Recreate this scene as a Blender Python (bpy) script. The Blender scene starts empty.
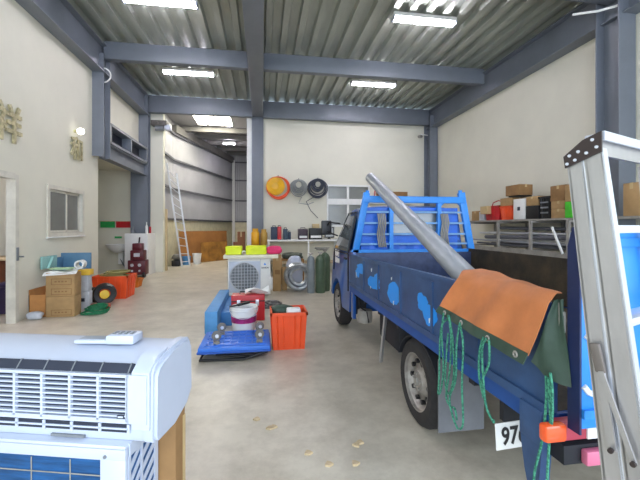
import bpy, bmesh, math, random
from mathutils import Vector, Matrix, Euler
random.seed(7)
S = bpy.context.scene
C = S.collection
# ------------------------------------------------------------------ camera
cam_d = bpy.data.cameras.new('camera'); cam = bpy.data.objects.new('camera', cam_d); C.objects.link(cam)
cam.location = (0, 0, 1.45); cam.rotation_euler = (math.radians(90), 0, math.radians(-9))
cam_d.sensor_width = 36; cam_d.lens = 365 / 640 * 36; cam_d.shift_y = -13 / 640
cam_d.clip_start = 0.05; cam_d.clip_end = 200
S.camera = cam
# ------------------------------------------------------------------ world and light
W = bpy.data.worlds.new('world'); S.world = W; W.use_nodes = True
bg = W.node_tree.nodes['Background']; bg.inputs[0].default_value = (0.66, 0.80, 1.0, 1); bg.inputs[1].default_value = 1.5
def area(name, loc, rot, sx, sy, power, col, portal=False):
    l = bpy.data.lights.new(name, 'AREA'); l.shape = 'RECTANGLE'; l.size = sx; l.size_y = sy; l.energy = power; l.color = col
    if portal: l.cycles.is_portal = True
    o = bpy.data.objects.new(name, l); C.objects.link(o); o.location = loc; o.rotation_euler = rot
    return o
# daylight entering through the open front of the workshop behind the camera
area('daylight_opening', (1.1, -2.9, 2.5), (math.radians(90), 0, 0), 9.4, 4.6, 480, (0.80, 0.89, 1.0))
area('daylight_portal', (1.1, -3.0, 2.5), (math.radians(90), 0, 0), 9.6, 5.0, 1, (1, 1, 1), True)
S.view_settings.view_transform = 'Standard'; S.view_settings.look = 'None'
S.view_settings.exposure = 0.2; S.view_settings.gamma = 1.0; S.view_settings.use_curve_mapping = False
TUBE_STRENGTH = 105

# ------------------------------------------------------------------ materials
MATS = {}
def lin(c): return tuple(((v / 255) / 12.92 if v / 255 <= 0.04045 else ((v / 255 + 0.055) / 1.055) ** 2.4) for v in c)
def mat(name, rgb, rough=0.5, metal=0.0, var=0.08, scale=6.0, bump=0.0, bscale=40, emit=0, rgb2=None, alpha=1, trans=0, sharp=False, coat=0, spec=0.5, stretch=None, world_tex=False):
    if name in MATS: return MATS[name]
    m = bpy.data.materials.new(name); m.use_nodes = True; MATS[name] = m
    nt = m.node_tree; b = nt.nodes['Principled BSDF']; L = nt.links.new
    c = lin(rgb); b.inputs['Roughness'].default_value = rough; b.inputs['Metallic'].default_value = metal
    b.inputs['Specular IOR Level'].default_value = spec; b.inputs['Coat Weight'].default_value = coat
    tc = nt.nodes.new('ShaderNodeTexCoord'); mp = nt.nodes.new('ShaderNodeMapping')
    if world_tex:
        g = nt.nodes.new('ShaderNodeNewGeometry'); L(g.outputs['Position'], mp.inputs[0])
    else: L(tc.outputs['Object'], mp.inputs[0])
    if stretch: mp.inputs['Scale'].default_value = stretch
    n = nt.nodes.new('ShaderNodeTexNoise'); n.inputs['Scale'].default_value = scale; n.inputs['Detail'].default_value = 6; n.inputs['Roughness'].default_value = .6
    L(mp.outputs[0], n.inputs['Vector'])
    cr = nt.nodes.new('ShaderNodeValToRGB'); L(n.outputs[0], cr.inputs[0])
    c2 = lin(rgb2) if rgb2 else tuple(v * (1 - 2.2 * var) for v in c)
    c1 = c if rgb2 else tuple(min(1, v * (1 + .5 * var)) for v in c)
    cr.color_ramp.elements[0].color = (*c2, 1); cr.color_ramp.elements[1].color = (*c1, 1)
    cr.color_ramp.elements[0].position = .47 if sharp else .3; cr.color_ramp.elements[1].position = .53 if sharp else .7
    L(cr.outputs[0], b.inputs['Base Color'])
    if bump:
        n2 = nt.nodes.new('ShaderNodeTexNoise'); n2.inputs['Scale'].default_value = bscale; n2.inputs['Detail'].default_value = 4
        L(mp.outputs[0], n2.inputs['Vector'])
        bp = nt.nodes.new('ShaderNodeBump'); bp.inputs['Strength'].default_value = bump; bp.inputs['Distance'].default_value = .01
        L(n2.outputs[0], bp.inputs['Height']); L(bp.outputs[0], b.inputs['Normal'])
    if emit:
        b.inputs['Emission Color'].default_value = (*c, 1); b.inputs['Emission Strength'].default_value = emit
    b.inputs['Alpha'].default_value = alpha; b.inputs['Transmission Weight'].default_value = trans
    return m
wall_m = mat('cream_plaster', (221, 218, 201), .75, var=.03, scale=1.2, bump=.12, bscale=60, world_tex=True)
def floor_mat():
    m = mat('polished_concrete', (214, 206, 190), .32, var=.10, scale=.55, rgb2=(184, 176, 158), bump=.05, bscale=30, world_tex=True)
    nt = m.node_tree; b = nt.nodes['Principled BSDF']; L = nt.links.new
    base = b.inputs['Base Color'].links[0].from_socket
    g = nt.nodes.new('ShaderNodeNewGeometry')
    n = nt.nodes.new('ShaderNodeTexNoise'); n.inputs['Scale'].default_value = 2.6; n.inputs['Detail'].default_value = 9; n.inputs['Roughness'].default_value = .72
    L(g.outputs['Position'], n.inputs['Vector'])
    cr = nt.nodes.new('ShaderNodeValToRGB'); cr.color_ramp.elements[0].position = .34; cr.color_ramp.elements[1].position = .6
    cr.color_ramp.elements[0].color = (.62, .59, .55, 1); cr.color_ramp.elements[1].color = (1.02, 1.02, 1.02, 1)
    L(n.outputs[0], cr.inputs[0])
    mx = nt.nodes.new('ShaderNodeMix'); mx.data_type = 'RGBA'; mx.blend_type = 'MULTIPLY'; mx.inputs[0].default_value = .75
    L(base, mx.inputs[6]); L(cr.outputs[0], mx.inputs[7]); L(mx.outputs[2], b.inputs['Base Color'])
    r = nt.nodes.new('ShaderNodeMapRange'); r.inputs[3].default_value = .18; r.inputs[4].default_value = .5
    L(n.outputs[0], r.inputs[0]); L(r.outputs[0], b.inputs['Roughness'])
    return m
floor_m = floor_mat()
steel_m = mat('grey_blue_painted_steel', (112, 118, 127), .45, var=.06, scale=2, world_tex=True)
deck_m = mat('galvanised_deck', (176, 181, 171), .42, .35, var=.12, scale=1.6, stretch=(3, .5, 1), world_tex=True)
clad_m = mat('grey_corrugated_cladding', (182, 181, 184), .5, .2, var=.08, scale=.8, world_tex=True)
pale_m = mat('pale_yellow_dado', (215, 208, 178), .7, world_tex=True)
white_m = mat('white_paint', (232, 232, 228), .5, var=.03)
wplast_m = mat('white_plastic', (188, 196, 212), .35, var=.02, coat=.15)
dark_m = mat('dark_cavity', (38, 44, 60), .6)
black_m = mat('black_plastic', (22, 22, 25), .45, var=.15)
rubber_m = mat('tyre_rubber', (46, 44, 44), .85, var=.2, scale=14, bump=.2)
navy_m = mat('worn_navy_paint', (56, 88, 132), .5, .0, var=.30, scale=3.5, bump=.08, rgb2=(38, 62, 98))
cab_m = mat('cab_blue_paint', (20, 82, 160), .28, .1, var=.1, coat=.4)
bright_m = mat('bright_blue_paint', (44, 138, 226), .42, var=.12, scale=5)
patch_m = mat('fresh_blue_paint', (24, 146, 236), .45, var=.03)
rim_m = mat('steel_rim', (172, 166, 158), .45, .5, var=.15, scale=18)
alu_m = mat('aluminium', (196, 194, 194), .38, .75, var=.12, scale=7, stretch=(1, 1, .25), bump=.05)
alub_m = mat('bright_aluminium', (225, 230, 240), .28, .6, var=.04)
pipe_m = mat('grey_pipe', (158, 162, 168), .38, .12, var=.08, scale=4)
glass_m = mat('dark_window_glass', (92, 100, 104), .06, .0, var=.1, spec=.8, coat=.6)
wglass_m = mat('wall_window_glass', (122, 124, 118), .18, var=.1, scale=1.4, spec=.7)
card_m = mat('cardboard', (176, 142, 96), .85, var=.10, scale=5)
cardd_m = mat('dark_cardboard', (148, 112, 70), .85, var=.12, scale=5)
cardb_m = mat('brown_plywood', (170, 122, 62), .7, var=.22, scale=2)
tape_m = mat('packing_tape', (196, 170, 122), .4)
orange_m = mat('orange_plastic', (240, 84, 34), .42, var=.05)
red_m = mat('red_plastic', (196, 30, 40), .4, var=.08)
pink_m = mat('pink_cloth', (236, 62, 118), .8)
yel_m = mat('fluorescent_yellow_plastic', (226, 240, 30), .5, var=.04)
yg_m = mat('golden_yellow_paint', (226, 166, 22), .4, var=.1)
yellow_m = mat('yellow_cardboard', (240, 196, 66), .6)
green_m = mat('green_plastic', (44, 168, 84), .5)
dgreen_m = mat('dark_green_sheet', (54, 76, 62), .6, var=.15, scale=8)
rope_m = mat('green_rope_fibre', (72, 150, 120), .8, var=.4, scale=90, sharp=True, rgb2=(40, 104, 84))
cyl_m = mat('green_cylinder_paint', (78, 98, 76), .45, var=.15)
cylg_m = mat('grey_cylinder_paint', (128, 136, 140), .4, var=.1)
silver_m = mat('silver_foil', (188, 192, 196), .28, .8, var=.25, scale=9, bump=.4, bscale=30)
tarp_m = mat('orange_tarpaulin', (204, 124, 72), .62, var=.13, scale=4.5, bump=.25, bscale=9)
sky_m = mat('sky_blue_foam', (84, 150, 206), .6, var=.08)
dolly_m = mat('dolly_blue_plastic', (52, 116, 214), .45, var=.06)
maroon_m = mat('maroon_plastic', (96, 28, 40), .4, var=.15)
grey_m = mat('mid_grey_plastic', (120, 124, 128), .5)
lgrey_m = mat('light_grey_card', (198, 202, 208), .6)
bags_m = mat('grey_green_cloth', (86, 92, 80), .9, var=.3, scale=12, bump=.4)
gold_m = mat('gold_letters', (206, 196, 156), .4, .4, var=.25, scale=16)
lamp_m = mat('lit_tube', (245, 240, 255), .4, emit=TUBE_STRENGTH, var=0)
coil_m = mat('blue_fin_coil', (34, 92, 150), .45, .35, var=.25, scale=6, stretch=(1, 1, 8), bump=.15)
ply_m = mat('stained_dark_plywood', (88, 74, 52), .75, var=.4, scale=3.2, rgb2=(34, 30, 24), bump=.2)
chas_m = mat('chassis_black', (34, 36, 42), .7, var=.2)
flap_m = mat('grey_rubber_flap', (112, 114, 118), .6, var=.1)
skylight_m = mat('lit_translucent_roof_sheet', (255, 250, 232), .5, emit=19, var=0)
orlens_m = mat('orange_lens', (240, 92, 40), .25, coat=.5)
redlens_m = mat('red_reflective', (178, 62, 80), .4)
pinkb_m = mat('pale_red_reflective', (222, 120, 150), .4)
wood_m = mat('pale_wood', (206, 184, 146), .6, var=.12, stretch=(6, 6, .6))
brown_m = mat('brown_wood', (104, 54, 30), .55, var=.2)
tan_m = mat('tan_frame_paint', (150, 146, 138), .6, var=.15)

# ------------------------------------------------------------------ mesh builder
class MB:
    def __init__(s): s.bm = bmesh.new()
    def _mi(s, fs, mi):
        for f in fs: f.material_index = mi
    def box(s, x0, x1, y0, y1, z0, z1, bev=0, mi=0, rot=None, taper=1):
        c = Vector(((x0 + x1) / 2, (y0 + y1) / 2, (z0 + z1) / 2)); h = Vector((abs(x1 - x0) / 2, abs(y1 - y0) / 2, abs(z1 - z0) / 2))
        vs = []
        for sz in (-1, 1):
            t = taper if sz < 0 else 1
            for a, b in ((-1, -1), (1, -1), (1, 1), (-1, 1)):
                v = Vector((a * h.x * t, b * h.y * t, sz * h.z))
                if rot: v = rot @ v
                vs.append(s.bm.verts.new(c + v))
        fs = [s.bm.faces.new([vs[i] for i in q]) for q in ((3, 2, 1, 0), (4, 5, 6, 7), (0, 1, 5, 4), (1, 2, 6, 5), (2, 3, 7, 6), (3, 0, 4, 7))]
        if bev:
            es = list({e for f in fs for e in f.edges})
            r = bmesh.ops.bevel(s.bm, geom=es, offset=min(bev, min(h) * .9), segments=2, affect='EDGES', profile=.5)
            fs = list({f for v in r['verts'] for f in v.link_faces} | {f for f in fs if f.is_valid})
        s._mi(fs, mi); return s
    def beam(s, p0, p1, w, h, up=(0, 0, 1), bev=0, mi=0):
        p0, p1 = Vector(p0), Vector(p1); d = (p1 - p0); L = d.length; d.normalize()
        u = Vector(up); r = d.cross(u)
        if r.length < 1e-3: r = d.cross(Vector((0, 1, 0)))
        r.normalize(); u = r.cross(d)
        R = Matrix((r, d, u)).transposed(); c = (p0 + p1) / 2
        s.box(c.x - w / 2, c.x + w / 2, c.y - L / 2, c.y + L / 2, c.z - h / 2, c.z + h / 2, bev, mi, R); return s
    def cyl(s, p0, p1, r, r2=None, seg=18, mi=0, cap=True):
        p0, p1 = Vector(p0), Vector(p1); d = (p1 - p0).normalized(); r2 = r if r2 is None else r2
        a = d.orthogonal().normalized(); b = d.cross(a)
        A = [s.bm.verts.new(p0 + (a * math.cos(t) + b * math.sin(t)) * r) for t in [2 * math.pi * i / seg for i in range(seg)]]
        B = [s.bm.verts.new(p1 + (a * math.cos(t) + b * math.sin(t)) * r2) for t in [2 * math.pi * i / seg for i in range(seg)]]
        fs = [s.bm.faces.new((A[i], A[(i + 1) % seg], B[(i + 1) % seg], B[i])) for i in range(seg)]
        if cap: fs += [s.bm.faces.new(A[::-1]), s.bm.faces.new(B)]
        s._mi(fs, mi); return s
    def hollow(s, p0, p1, ro, ri, seg=24, mi=0):
        p0, p1 = Vector(p0), Vector(p1); d = (p1 - p0).normalized(); a = d.orthogonal().normalized(); b = d.cross(a)
        rings = []
        for p, r in ((p0, ro), (p1, ro), (p1, ri), (p0, ri)):
            rings.append([s.bm.verts.new(p + (a * math.cos(2 * math.pi * i / seg) + b * math.sin(2 * math.pi * i / seg)) * r) for i in range(seg)])
        fs = []
        for k in range(4):
            A, B = rings[k], rings[(k + 1) % 4]
            fs += [s.bm.faces.new((A[i], A[(i + 1) % seg], B[(i + 1) % seg], B[i])) for i in range(seg)]
        s._mi(fs, mi); return s
    def tube(s, pts, r, seg=7, closed=False, mi=0):
        P = [Vector(p) for p in pts]; n = len(P); rings = []; prev = None
        for i in range(n):
            if closed: d = P[(i + 1) % n] - P[i - 1]
            else: d = P[min(i + 1, n - 1)] - P[max(i - 1, 0)]
            if d.length < 1e-6: d = Vector((0, 0, 1))
            d.normalize()
            a = (prev - d * prev.dot(d)) if prev else d.orthogonal()
            if a.length < 1e-4: a = d.orthogonal()
            a.normalize(); prev = a; b = d.cross(a)
            rings.append([s.bm.verts.new(P[i] + (a * math.cos(2 * math.pi * k / seg) + b * math.sin(2 * math.pi * k / seg)) * r) for k in range(seg)])
        fs = []
        for i in range(n if closed else n - 1):
            A, B = rings[i], rings[(i + 1) % n]
            fs += [s.bm.faces.new((A[k], A[(k + 1) % seg], B[(k + 1) % seg], B[k])) for k in range(seg)]
        if not closed: fs += [s.bm.faces.new(rings[0][::-1]), s.bm.faces.new(rings[-1])]
        s._mi(fs, mi); return s
    def lathe(s, prof, c, axis='Z', seg=28, mi=0, loop=False):
        c = Vector(c); ax = {'X': Vector((1, 0, 0)), 'Y': Vector((0, 1, 0)), 'Z': Vector((0, 0, 1))}[axis] if isinstance(axis, str) else Vector(axis).normalized()
        a = ax.orthogonal().normalized(); b = ax.cross(a); rings = []
        for r, z in prof:
            rings.append([s.bm.verts.new(c + ax * z + (a * math.cos(2 * math.pi * k / seg) + b * math.sin(2 * math.pi * k / seg)) * max(r, .0004)) for k in range(seg)])
        fs = []
        for i in range(len(rings) - 1):
            A, B = rings[i], rings[i + 1]
            fs += [s.bm.faces.new((A[k], A[(k + 1) % seg], B[(k + 1) % seg], B[k])) for k in range(seg)]
        if loop: fs += [s.bm.faces.new((rings[-1][k], rings[-1][(k + 1) % seg], rings[0][(k + 1) % seg], rings[0][k])) for k in range(seg)]
        else: fs += [s.bm.faces.new(rings[0][::-1]), s.bm.faces.new(rings[-1])]
        s._mi(fs, mi); return s
    def prism(s, pts, axis, a, b, mi=0):
        """polygon extruded along an axis; pts are the two other coordinates in order"""
        def V(p, t): return {'X': (t, p[0], p[1]), 'Y': (p[0], t, p[1]), 'Z': (p[0], p[1], t)}[axis]
        A = [s.bm.verts.new(V(p, a)) for p in pts]; B = [s.bm.verts.new(V(p, b)) for p in pts]; n = len(pts)
        fs = [s.bm.faces.new((A[i], A[(i + 1) % n], B[(i + 1) % n], B[i])) for i in range(n)] + [s.bm.faces.new(A[::-1]), s.bm.faces.new(B)]
        s._mi(fs, mi); return s
    def quad(s, pts, mi=0):
        f = s.bm.faces.new([s.bm.verts.new(p) for p in pts]); s._mi([f], mi); return s
    def grid(s, fn, nu, nv, thick=.004, mi=0):
        G = [[Vector(fn(i / nu, j / nv)) for j in range(nv + 1)] for i in range(nu + 1)]
        N = [[None] * (nv + 1) for _ in range(nu + 1)]
        for i in range(nu + 1):
            for j in range(nv + 1):
                du = G[min(i + 1, nu)][j] - G[max(i - 1, 0)][j]; dv = G[i][min(j + 1, nv)] - G[i][max(j - 1, 0)]
                n = du.cross(dv); N[i][j] = n.normalized() if n.length > 1e-9 else Vector((0, 0, 1))
        A = [[s.bm.verts.new(G[i][j]) for j in range(nv + 1)] for i in range(nu + 1)]
        B = [[s.bm.verts.new(G[i][j] - N[i][j] * thick) for j in range(nv + 1)] for i in range(nu + 1)]
        fs = []
        for i in range(nu):
            for j in range(nv):
                fs.append(s.bm.faces.new((A[i][j], A[i + 1][j], A[i + 1][j + 1], A[i][j + 1])))
                fs.append(s.bm.faces.new((B[i][j], B[i][j + 1], B[i + 1][j + 1], B[i + 1][j])))
        def edge(l):
            for k in range(len(l) - 1):
                fs.append(s.bm.faces.new((l[k][0], l[k][1], l[k + 1][1], l[k + 1][0])))
        edge([(A[i][0], B[i][0]) for i in range(nu + 1)]); edge([(A[i][nv], B[i][nv]) for i in range(nu + 1)])
        edge([(A[0][j], B[0][j]) for j in range(nv + 1)]); edge([(A[nu][j], B[nu][j]) for j in range(nv + 1)])
        s._mi(fs, mi); return s
    def torus(s, c, R, r, axis='Y', seg=28, seg2=8, mi=0, wob=0):
        c = Vector(c); ax = {'X': Vector((1, 0, 0)), 'Y': Vector((0, 1, 0)), 'Z': Vector((0, 0, 1))}[axis]
        a = ax.orthogonal().normalized(); b = ax.cross(a)
        ph = random.random() * 6
        pts = [c + (a * math.cos(t) + b * math.sin(t)) * (R * (1 + wob * math.sin(3 * t + ph))) + ax * (wob * .3 * R * math.sin(2 * t + ph)) for t in [2 * math.pi * i / seg for i in range(seg)]]
        return s.tube(pts, r, seg2, True, mi)
    def text(s, body, size, M, depth=.004, mi=0, bold=0.0, align='CENTER'):
        cu = bpy.data.curves.new('t', 'FONT'); cu.body = body; cu.size = size; cu.extrude = depth / 2; cu.offset = bold; cu.align_x = align; cu.align_y = 'CENTER'; cu.resolution_u = 3
        o = bpy.data.objects.new('t', cu); C.objects.link(o); bpy.context.view_layer.update()
        dg = bpy.context.evaluated_depsgraph_get(); me = bpy.data.meshes.new_from_object(o.evaluated_get(dg)); me.transform(M)
        k = len(s.bm.faces); s.bm.from_mesh(me); s.bm.faces.ensure_lookup_table()
        for f in s.bm.faces[k:]: f.material_index = mi
        bpy.data.objects.remove(o); bpy.data.curves.remove(cu); bpy.data.meshes.remove(me); return s
    def build(s, name, mats, parent=None, label=None, cat=None, group=None, kind=None, base=None, ang=38):
        bmesh.ops.recalc_face_normals(s.bm, faces=s.bm.faces)
        for f in s.bm.faces: f.smooth = True
        for e in s.bm.edges:
            if len(e.link_faces) == 2 and e.calc_face_angle(0) > math.radians(ang): e.smooth = False
        me = bpy.data.meshes.new(name); s.bm.to_mesh(me); s.bm.free()
        for m in (mats if isinstance(mats, (list, tuple)) else [mats]): me.materials.append(m)
        o = bpy.data.objects.new(name, me); C.objects.link(o)
        if parent:
            o.parent = parent
            if parent in INV: me.transform(INV[parent]); INV[o] = INV[parent]
        elif kind != 'structure':
            xs = [v.co for v in me.vertices]
            b = base or ((min(v.x for v in xs) + max(v.x for v in xs)) / 2, (min(v.y for v in xs) + max(v.y for v in xs)) / 2, min(v.z for v in xs))
            me.transform(Matrix.Translation(-Vector(b))); o.location = b; INV[o] = Matrix.Translation(-Vector(b))
        if label: o['label'] = label
        if cat: o['category'] = cat
        if group: o['group'] = group
        if kind: o['kind'] = kind
        return o
INV = {}
def thing(name, label, cat, loc, rotz=0, group=None, world=True):
    o = bpy.data.objects.new(name, None); C.objects.link(o); o.empty_display_size = .1
    o.location = loc; o.rotation_euler = (0, 0, rotz); o['label'] = label; o['category'] = cat
    if group: o['group'] = group
    if world: INV[o] = (Matrix.Translation(loc) @ Matrix.Rotation(rotz, 4, 'Z')).inverted()
    return o
def struct(name, mb, m, label=None, cat=None):
    return mb.build(name, m, kind='structure', label=label, cat=cat)
def TM(o, xd, yd):
    xd = Vector(xd).normalized(); yd = Vector(yd).normalized(); z = xd.cross(yd)
    M = Matrix((xd, yd, z)).transposed().to_4x4(); M.translation = Vector(o); return M
PI = math.pi

# ================================================================== SETTING
struct('floor', MB().box(-9, 9, -3, 24, -.2, 0), floor_m, 'polished beige concrete workshop floor with stains', 'floor')
XL, XR, YB = -3.7, 6.0, 12.3
# left wall with office doorway and window hole
w = MB()
w.box(XL - .07, XL, -3, 4.6, 0, 5.6).box(XL - .07, XL, 4.6, 6.16, 2.19, 5.6).box(XL - .07, XL, 6.16, 7.04, 0, 5.6)
w.box(XL - .07, XL, 7.04, 8.3, 0, 1.3).box(XL - .07, XL, 7.04, 8.3, 2.17, 5.6).box(XL - .07, XL, 8.3, 9.02, 0, 5.6)
w.box(XL - .2, XL - .02, 9.02, 12.1, 3.15, 5.6)
struct('wall_left', w, wall_m, 'cream plastered left wall with gold characters and window', 'wall')
struct('wall_office', MB().box(-7.0, XL - .07, 8.9, 9.02, 0, 3.3).box(-7.0, -6.85, 2, 8.9, 0, 3.3).box(-7.0, XL - .2, 2, 8.9, 3.2, 3.3).box(-7, XL - .2, 2.0, 2.1, 0, 3.3), wall_m, 'pale walls of the office seen through the doorway', 'wall')
struct('wall_washroom', MB().box(-6.0, -3.6, 12.15, 12.3, 0, 3.4).box(-6.1, -5.95, 9.02, 12.2, 0, 3.4).box(-6, -3.72, 9.02, 12.2, 3.2, 3.3), wall_m, 'pale back wall of the washing alcove', 'wall')
bw = MB()
bw.box(.0, 2.18, YB, YB + .2, 0, 5.6).box(2.18, 3.7, YB, YB + .2, 0, 1.45).box(2.18, 3.7, YB, YB + .2, 2.9, 5.6).box(3.7, XR + .2, YB, YB + .2, 0, 5.6)
struct('wall_back', bw, wall_m, 'cream back wall behind the truck', 'wall')
struct('wall_right', MB().box(XR, XR + .2, -3, YB + .2, 0, 5.6), wall_m, 'cream right wall above the pipe rack', 'wall')
# corrugated deck ceiling
dk = MB(); x = -4.0; pitch = .34; prof = []
while x < 6.3:
    prof += [(x, 5.62), (x + .12, 5.62), (x + .145, 5.72), (x + .315, 5.72)]; x += pitch
rows = []
for y in (-3, 12.5): rows.append([dk.bm.verts.new((p[0], y, p[1])) for p in prof])
rows2 = [[dk.bm.verts.new((p[0], y, p[1] + .012)) for p in prof] for y in (-3, 12.5)]
for i in range(len(prof) - 1):
    dk.bm.faces.new((rows[0][i], rows[0][i + 1], rows[1][i + 1], rows[1][i])); dk.bm.faces.new((rows2[0][i], rows2[1][i], rows2[1][i + 1], rows2[0][i + 1]))
struct('ceiling', dk, deck_m, 'corrugated galvanised steel deck ceiling', 'ceiling')
struct('roof_slab', MB().box(-4.0, 6.3, -3, 12.5, 5.76, 5.88), mat('slab', (90, 90, 90), .8))
def hbeam(name, p0, p1, w, h, tf=.02, z_is_bottom=True):
    """H section running horizontally; points give the bottom centre line"""
    m = MB(); p0 = Vector(p0); p1 = Vector(p1)
    m.beam(p0 + Vector((0, 0, tf / 2)), p1 + Vector((0, 0, tf / 2)), w, tf)
    m.beam(p0 + Vector((0, 0, h - tf / 2)), p1 + Vector((0, 0, h - tf / 2)), w, tf)
    m.beam(p0 + Vector((0, 0, h / 2)), p1 + Vector((0, 0, h / 2)), .03, h - 2 * tf)
    return struct(name, m, steel_m)
def bbeam(name, x0, x1, y0, y1, z0, z1): return struct(name, MB().box(x0, x1, y0, y1, z0, z1, .008), steel_m)
hbeam('beam_left', (-3.57, -3, 4.88), (-3.57, 12.0, 4.88), .26, .62)
hbeam('beam_right', (5.86, -3, 4.9), (5.86, 12.2, 4.9), .28, .6)
bbeam('beam_centre', -.32, .03, -3, 12.25, 5.08, 5.5)
for y, z0, z1 in ((2.5, 5.2, 5.6), (5.25, 5.2, 5.6), (8.9, 5.22, 5.61), (12.1, 5.02, 5.55)):
    bbeam('beam_cross', -3.5, -.32, y - .09, y + .09, z0, z1); bbeam('beam_cross', .03, 5.78, y - .09, y + .09, z0, z1)
# columns
def hcol(name, x0, x1, y0, y1, z0, z1, web='Y'):
    m = MB(); t = .022
    if web == 'Y':
        m.box(x0, x0 + t, y0, y1, z0, z1).box(x1 - t, x1, y0, y1, z0, z1).box(x0 + t, x1 - t, (y0 + y1) / 2 - .01, (y0 + y1) / 2 + .01, z0, z1)
    else:
        m.box(x0, x1, y0, y0 + t, z0, z1).box(x0, x1, y1 - t, y1, z0, z1).box((x0 + x1) / 2 - .01, (x0 + x1) / 2 + .01, y0 + t, y1 - t, z0, z1)
    return struct(name, m, steel_m)
hcol('column_left', -3.7, -3.46, 8.72, 9.08, 3.02, 5.3, 'X')
hcol('column_left', -3.95, -3.46, 11.85, 12.13, 0, 5.5, 'X')
hcol('column_right', 5.66, 5.98, 5.04, 5.46, 0, 5.3, 'X')
hcol('column_right', 5.7, 5.98, 11.8, 12.28, 0, 5.3, 'X')
struct('column_centre', MB().box(-.33, .04, 12.2, 12.5, 0, 5.2, .01), steel_m)
# mezzanine frame on the left wall: low beam, white panel, ledge with two slots
hbeam('beam_mezzanine', (-3.58, 9.08, 3.02), (-3.58, 11.85, 3.02), .2, .34)
struct('trim_1', MB().box(-3.69, -3.46, 9.08, 11.85, 3.38, 3.44).box(-3.69, -3.46, 9.1, 11.85, 3.80, 3.86).box(-3.7, -3.46, 9.08, 9.16, 3.38, 3.86).box(-3.7, -3.46, 10.42, 10.5, 3.38, 3.86).box(-3.7, -3.46, 11.78, 11.85, 3.38, 3.86), steel_m, 'grey steel ledge with two dark slots on the left wall', 'trim')
struct('trim_2', MB().box(-3.71, -3.69, 9.16, 11.8, 3.44, 3.8), dark_m, 'dark back of the two slots in the ledge', 'trim')
# white wall pieces by the opening to the rear yard
struct('wall_partition', MB().box(-4.0, -3.12, 12.3, 12.5, 0, 5.6), wall_m, 'narrow white wall beside the rear opening', 'wall')
struct('trim_3', MB().box(-.50, -.35, 12.3, 12.45, 0, 5.3), white_m, 'white post beside the centre column', 'trim')
struct('trim_low_wall', MB().box(-4.0, -3.36, 11.5, 11.66, 0, 1.26, .01).box(-3.5, -3.36, 11.66, 12.75, 0, 1.26, .01), white_m, 'white waist-high wall screening the wash basin', 'low wall')
# rear shed: left wall in two facets, far wall, right wall
def clad(name, p0, p1, z0, z1, inward):
    """corrugated sheet between two plan points"""
    m = MB(); p0 = Vector((*p0, 0)); p1 = Vector((*p1, 0)); d = p1 - p0; L = d.length; d.normalize(); n = Vector((*inward, 0)).normalized()
    k = int(L / .1); pts = []
    for i in range(k):
        b = i * L / k
        pts += [p0 + d * b, p0 + d * (b + .045), p0 + d * (b + .06) + n * .02, p0 + d * (b + .085) + n * .02]
    pts.append(p1)
    a = [m.bm.verts.new((p.x, p.y, z0)) for p in pts]; b = [m.bm.verts.new((p.x, p.y, z1)) for p in pts]
    o = -n * .03
    a2 = [m.bm.verts.new((p.x + o.x, p.y + o.y, z0)) for p in pts]; b2 = [m.bm.verts.new((p.x + o.x, p.y + o.y, z1)) for p in pts]
    for i in range(len(pts) - 1):
        m.bm.faces.new((a[i], a[i + 1], b[i + 1], b[i])); m.bm.faces.new((a2[i], b2[i], b2[i + 1], a2[i + 1]))
    return struct(name, m, clad_m)
PA, PB, PC, PD = (-3.5, 12.7), (-3.5, 15.0), (-1.7, 21.2), (-.45, 21.2)
PE = (-.45, 12.5)
nB = (.96, -.28)
clad('wall_shed_near', PA, PB, 1.7, 5.6, (1, 0)); clad('wall_shed_left', PB, PC, 1.7, 5.6, nB); clad('wall_shed_far', PC, PD, 1.7, 5.6, (0, -1)); clad('wall_shed_right', PD, PE, 0, 5.6, (-1, 0))
m = MB()
for a, b in ((PA, PB), (PB, PC), (PC, PD)): m.beam((a[0], a[1], .86), (b[0], b[1], .86), .16, 1.72)
struct('wall_shed_dado', m, pale_m, 'pale lower wall of the rear shed', 'wall')
m = MB()
for z in (1.75, 2.93, 4.08, 5.1):
    for a, b, n in ((PA, PB, (1, 0)), (PB, PC, nB), (PC, PD, (0, -1))):
        o = Vector((*n, 0)) * .09
        m.beam(Vector((*a, z)) + o, Vector((*b, z)) + o, .07, .075)
struct('trim_4', m, mat('girt_grey', (104, 104, 110), .6), 'dark horizontal rails of the rear shed wall', 'trim')
struct('trim_5', MB().box(-1.66, -1.52, 20.95, 21.1, 0, 5.2), white_m, 'white post in the far corner of the rear shed', 'trim')
struct('ceiling_shed', MB().box(-3.7, -2.55, 12.5, 22, 5.6, 5.66).box(-2.55, -1.2, 15.4, 22, 5.6, 5.66).box(-2.55, -1.2, 12.5, 13.3, 5.6, 5.66).box(-1.2, 0, 12.5, 22, 5.6, 5.66), clad_m)
struct('window_2', MB().box(-2.55, -1.2, 13.3, 15.4, 5.61, 5.64), skylight_m, 'bright translucent rooflight in the rear shed', 'rooflight')
m = MB()
for y in (15.6, 16.8, 18.0, 19.2, 20.4): m.box(-3.5, -.5, y, y + .1, 5.38, 5.58)
m.beam((-3.4, 15, 5.3), (-1.65, 21.1, 5.2), .2, .3)
struct('beam_purlin', m, mat('purlin_grey', (128, 126, 122), .6))
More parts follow.
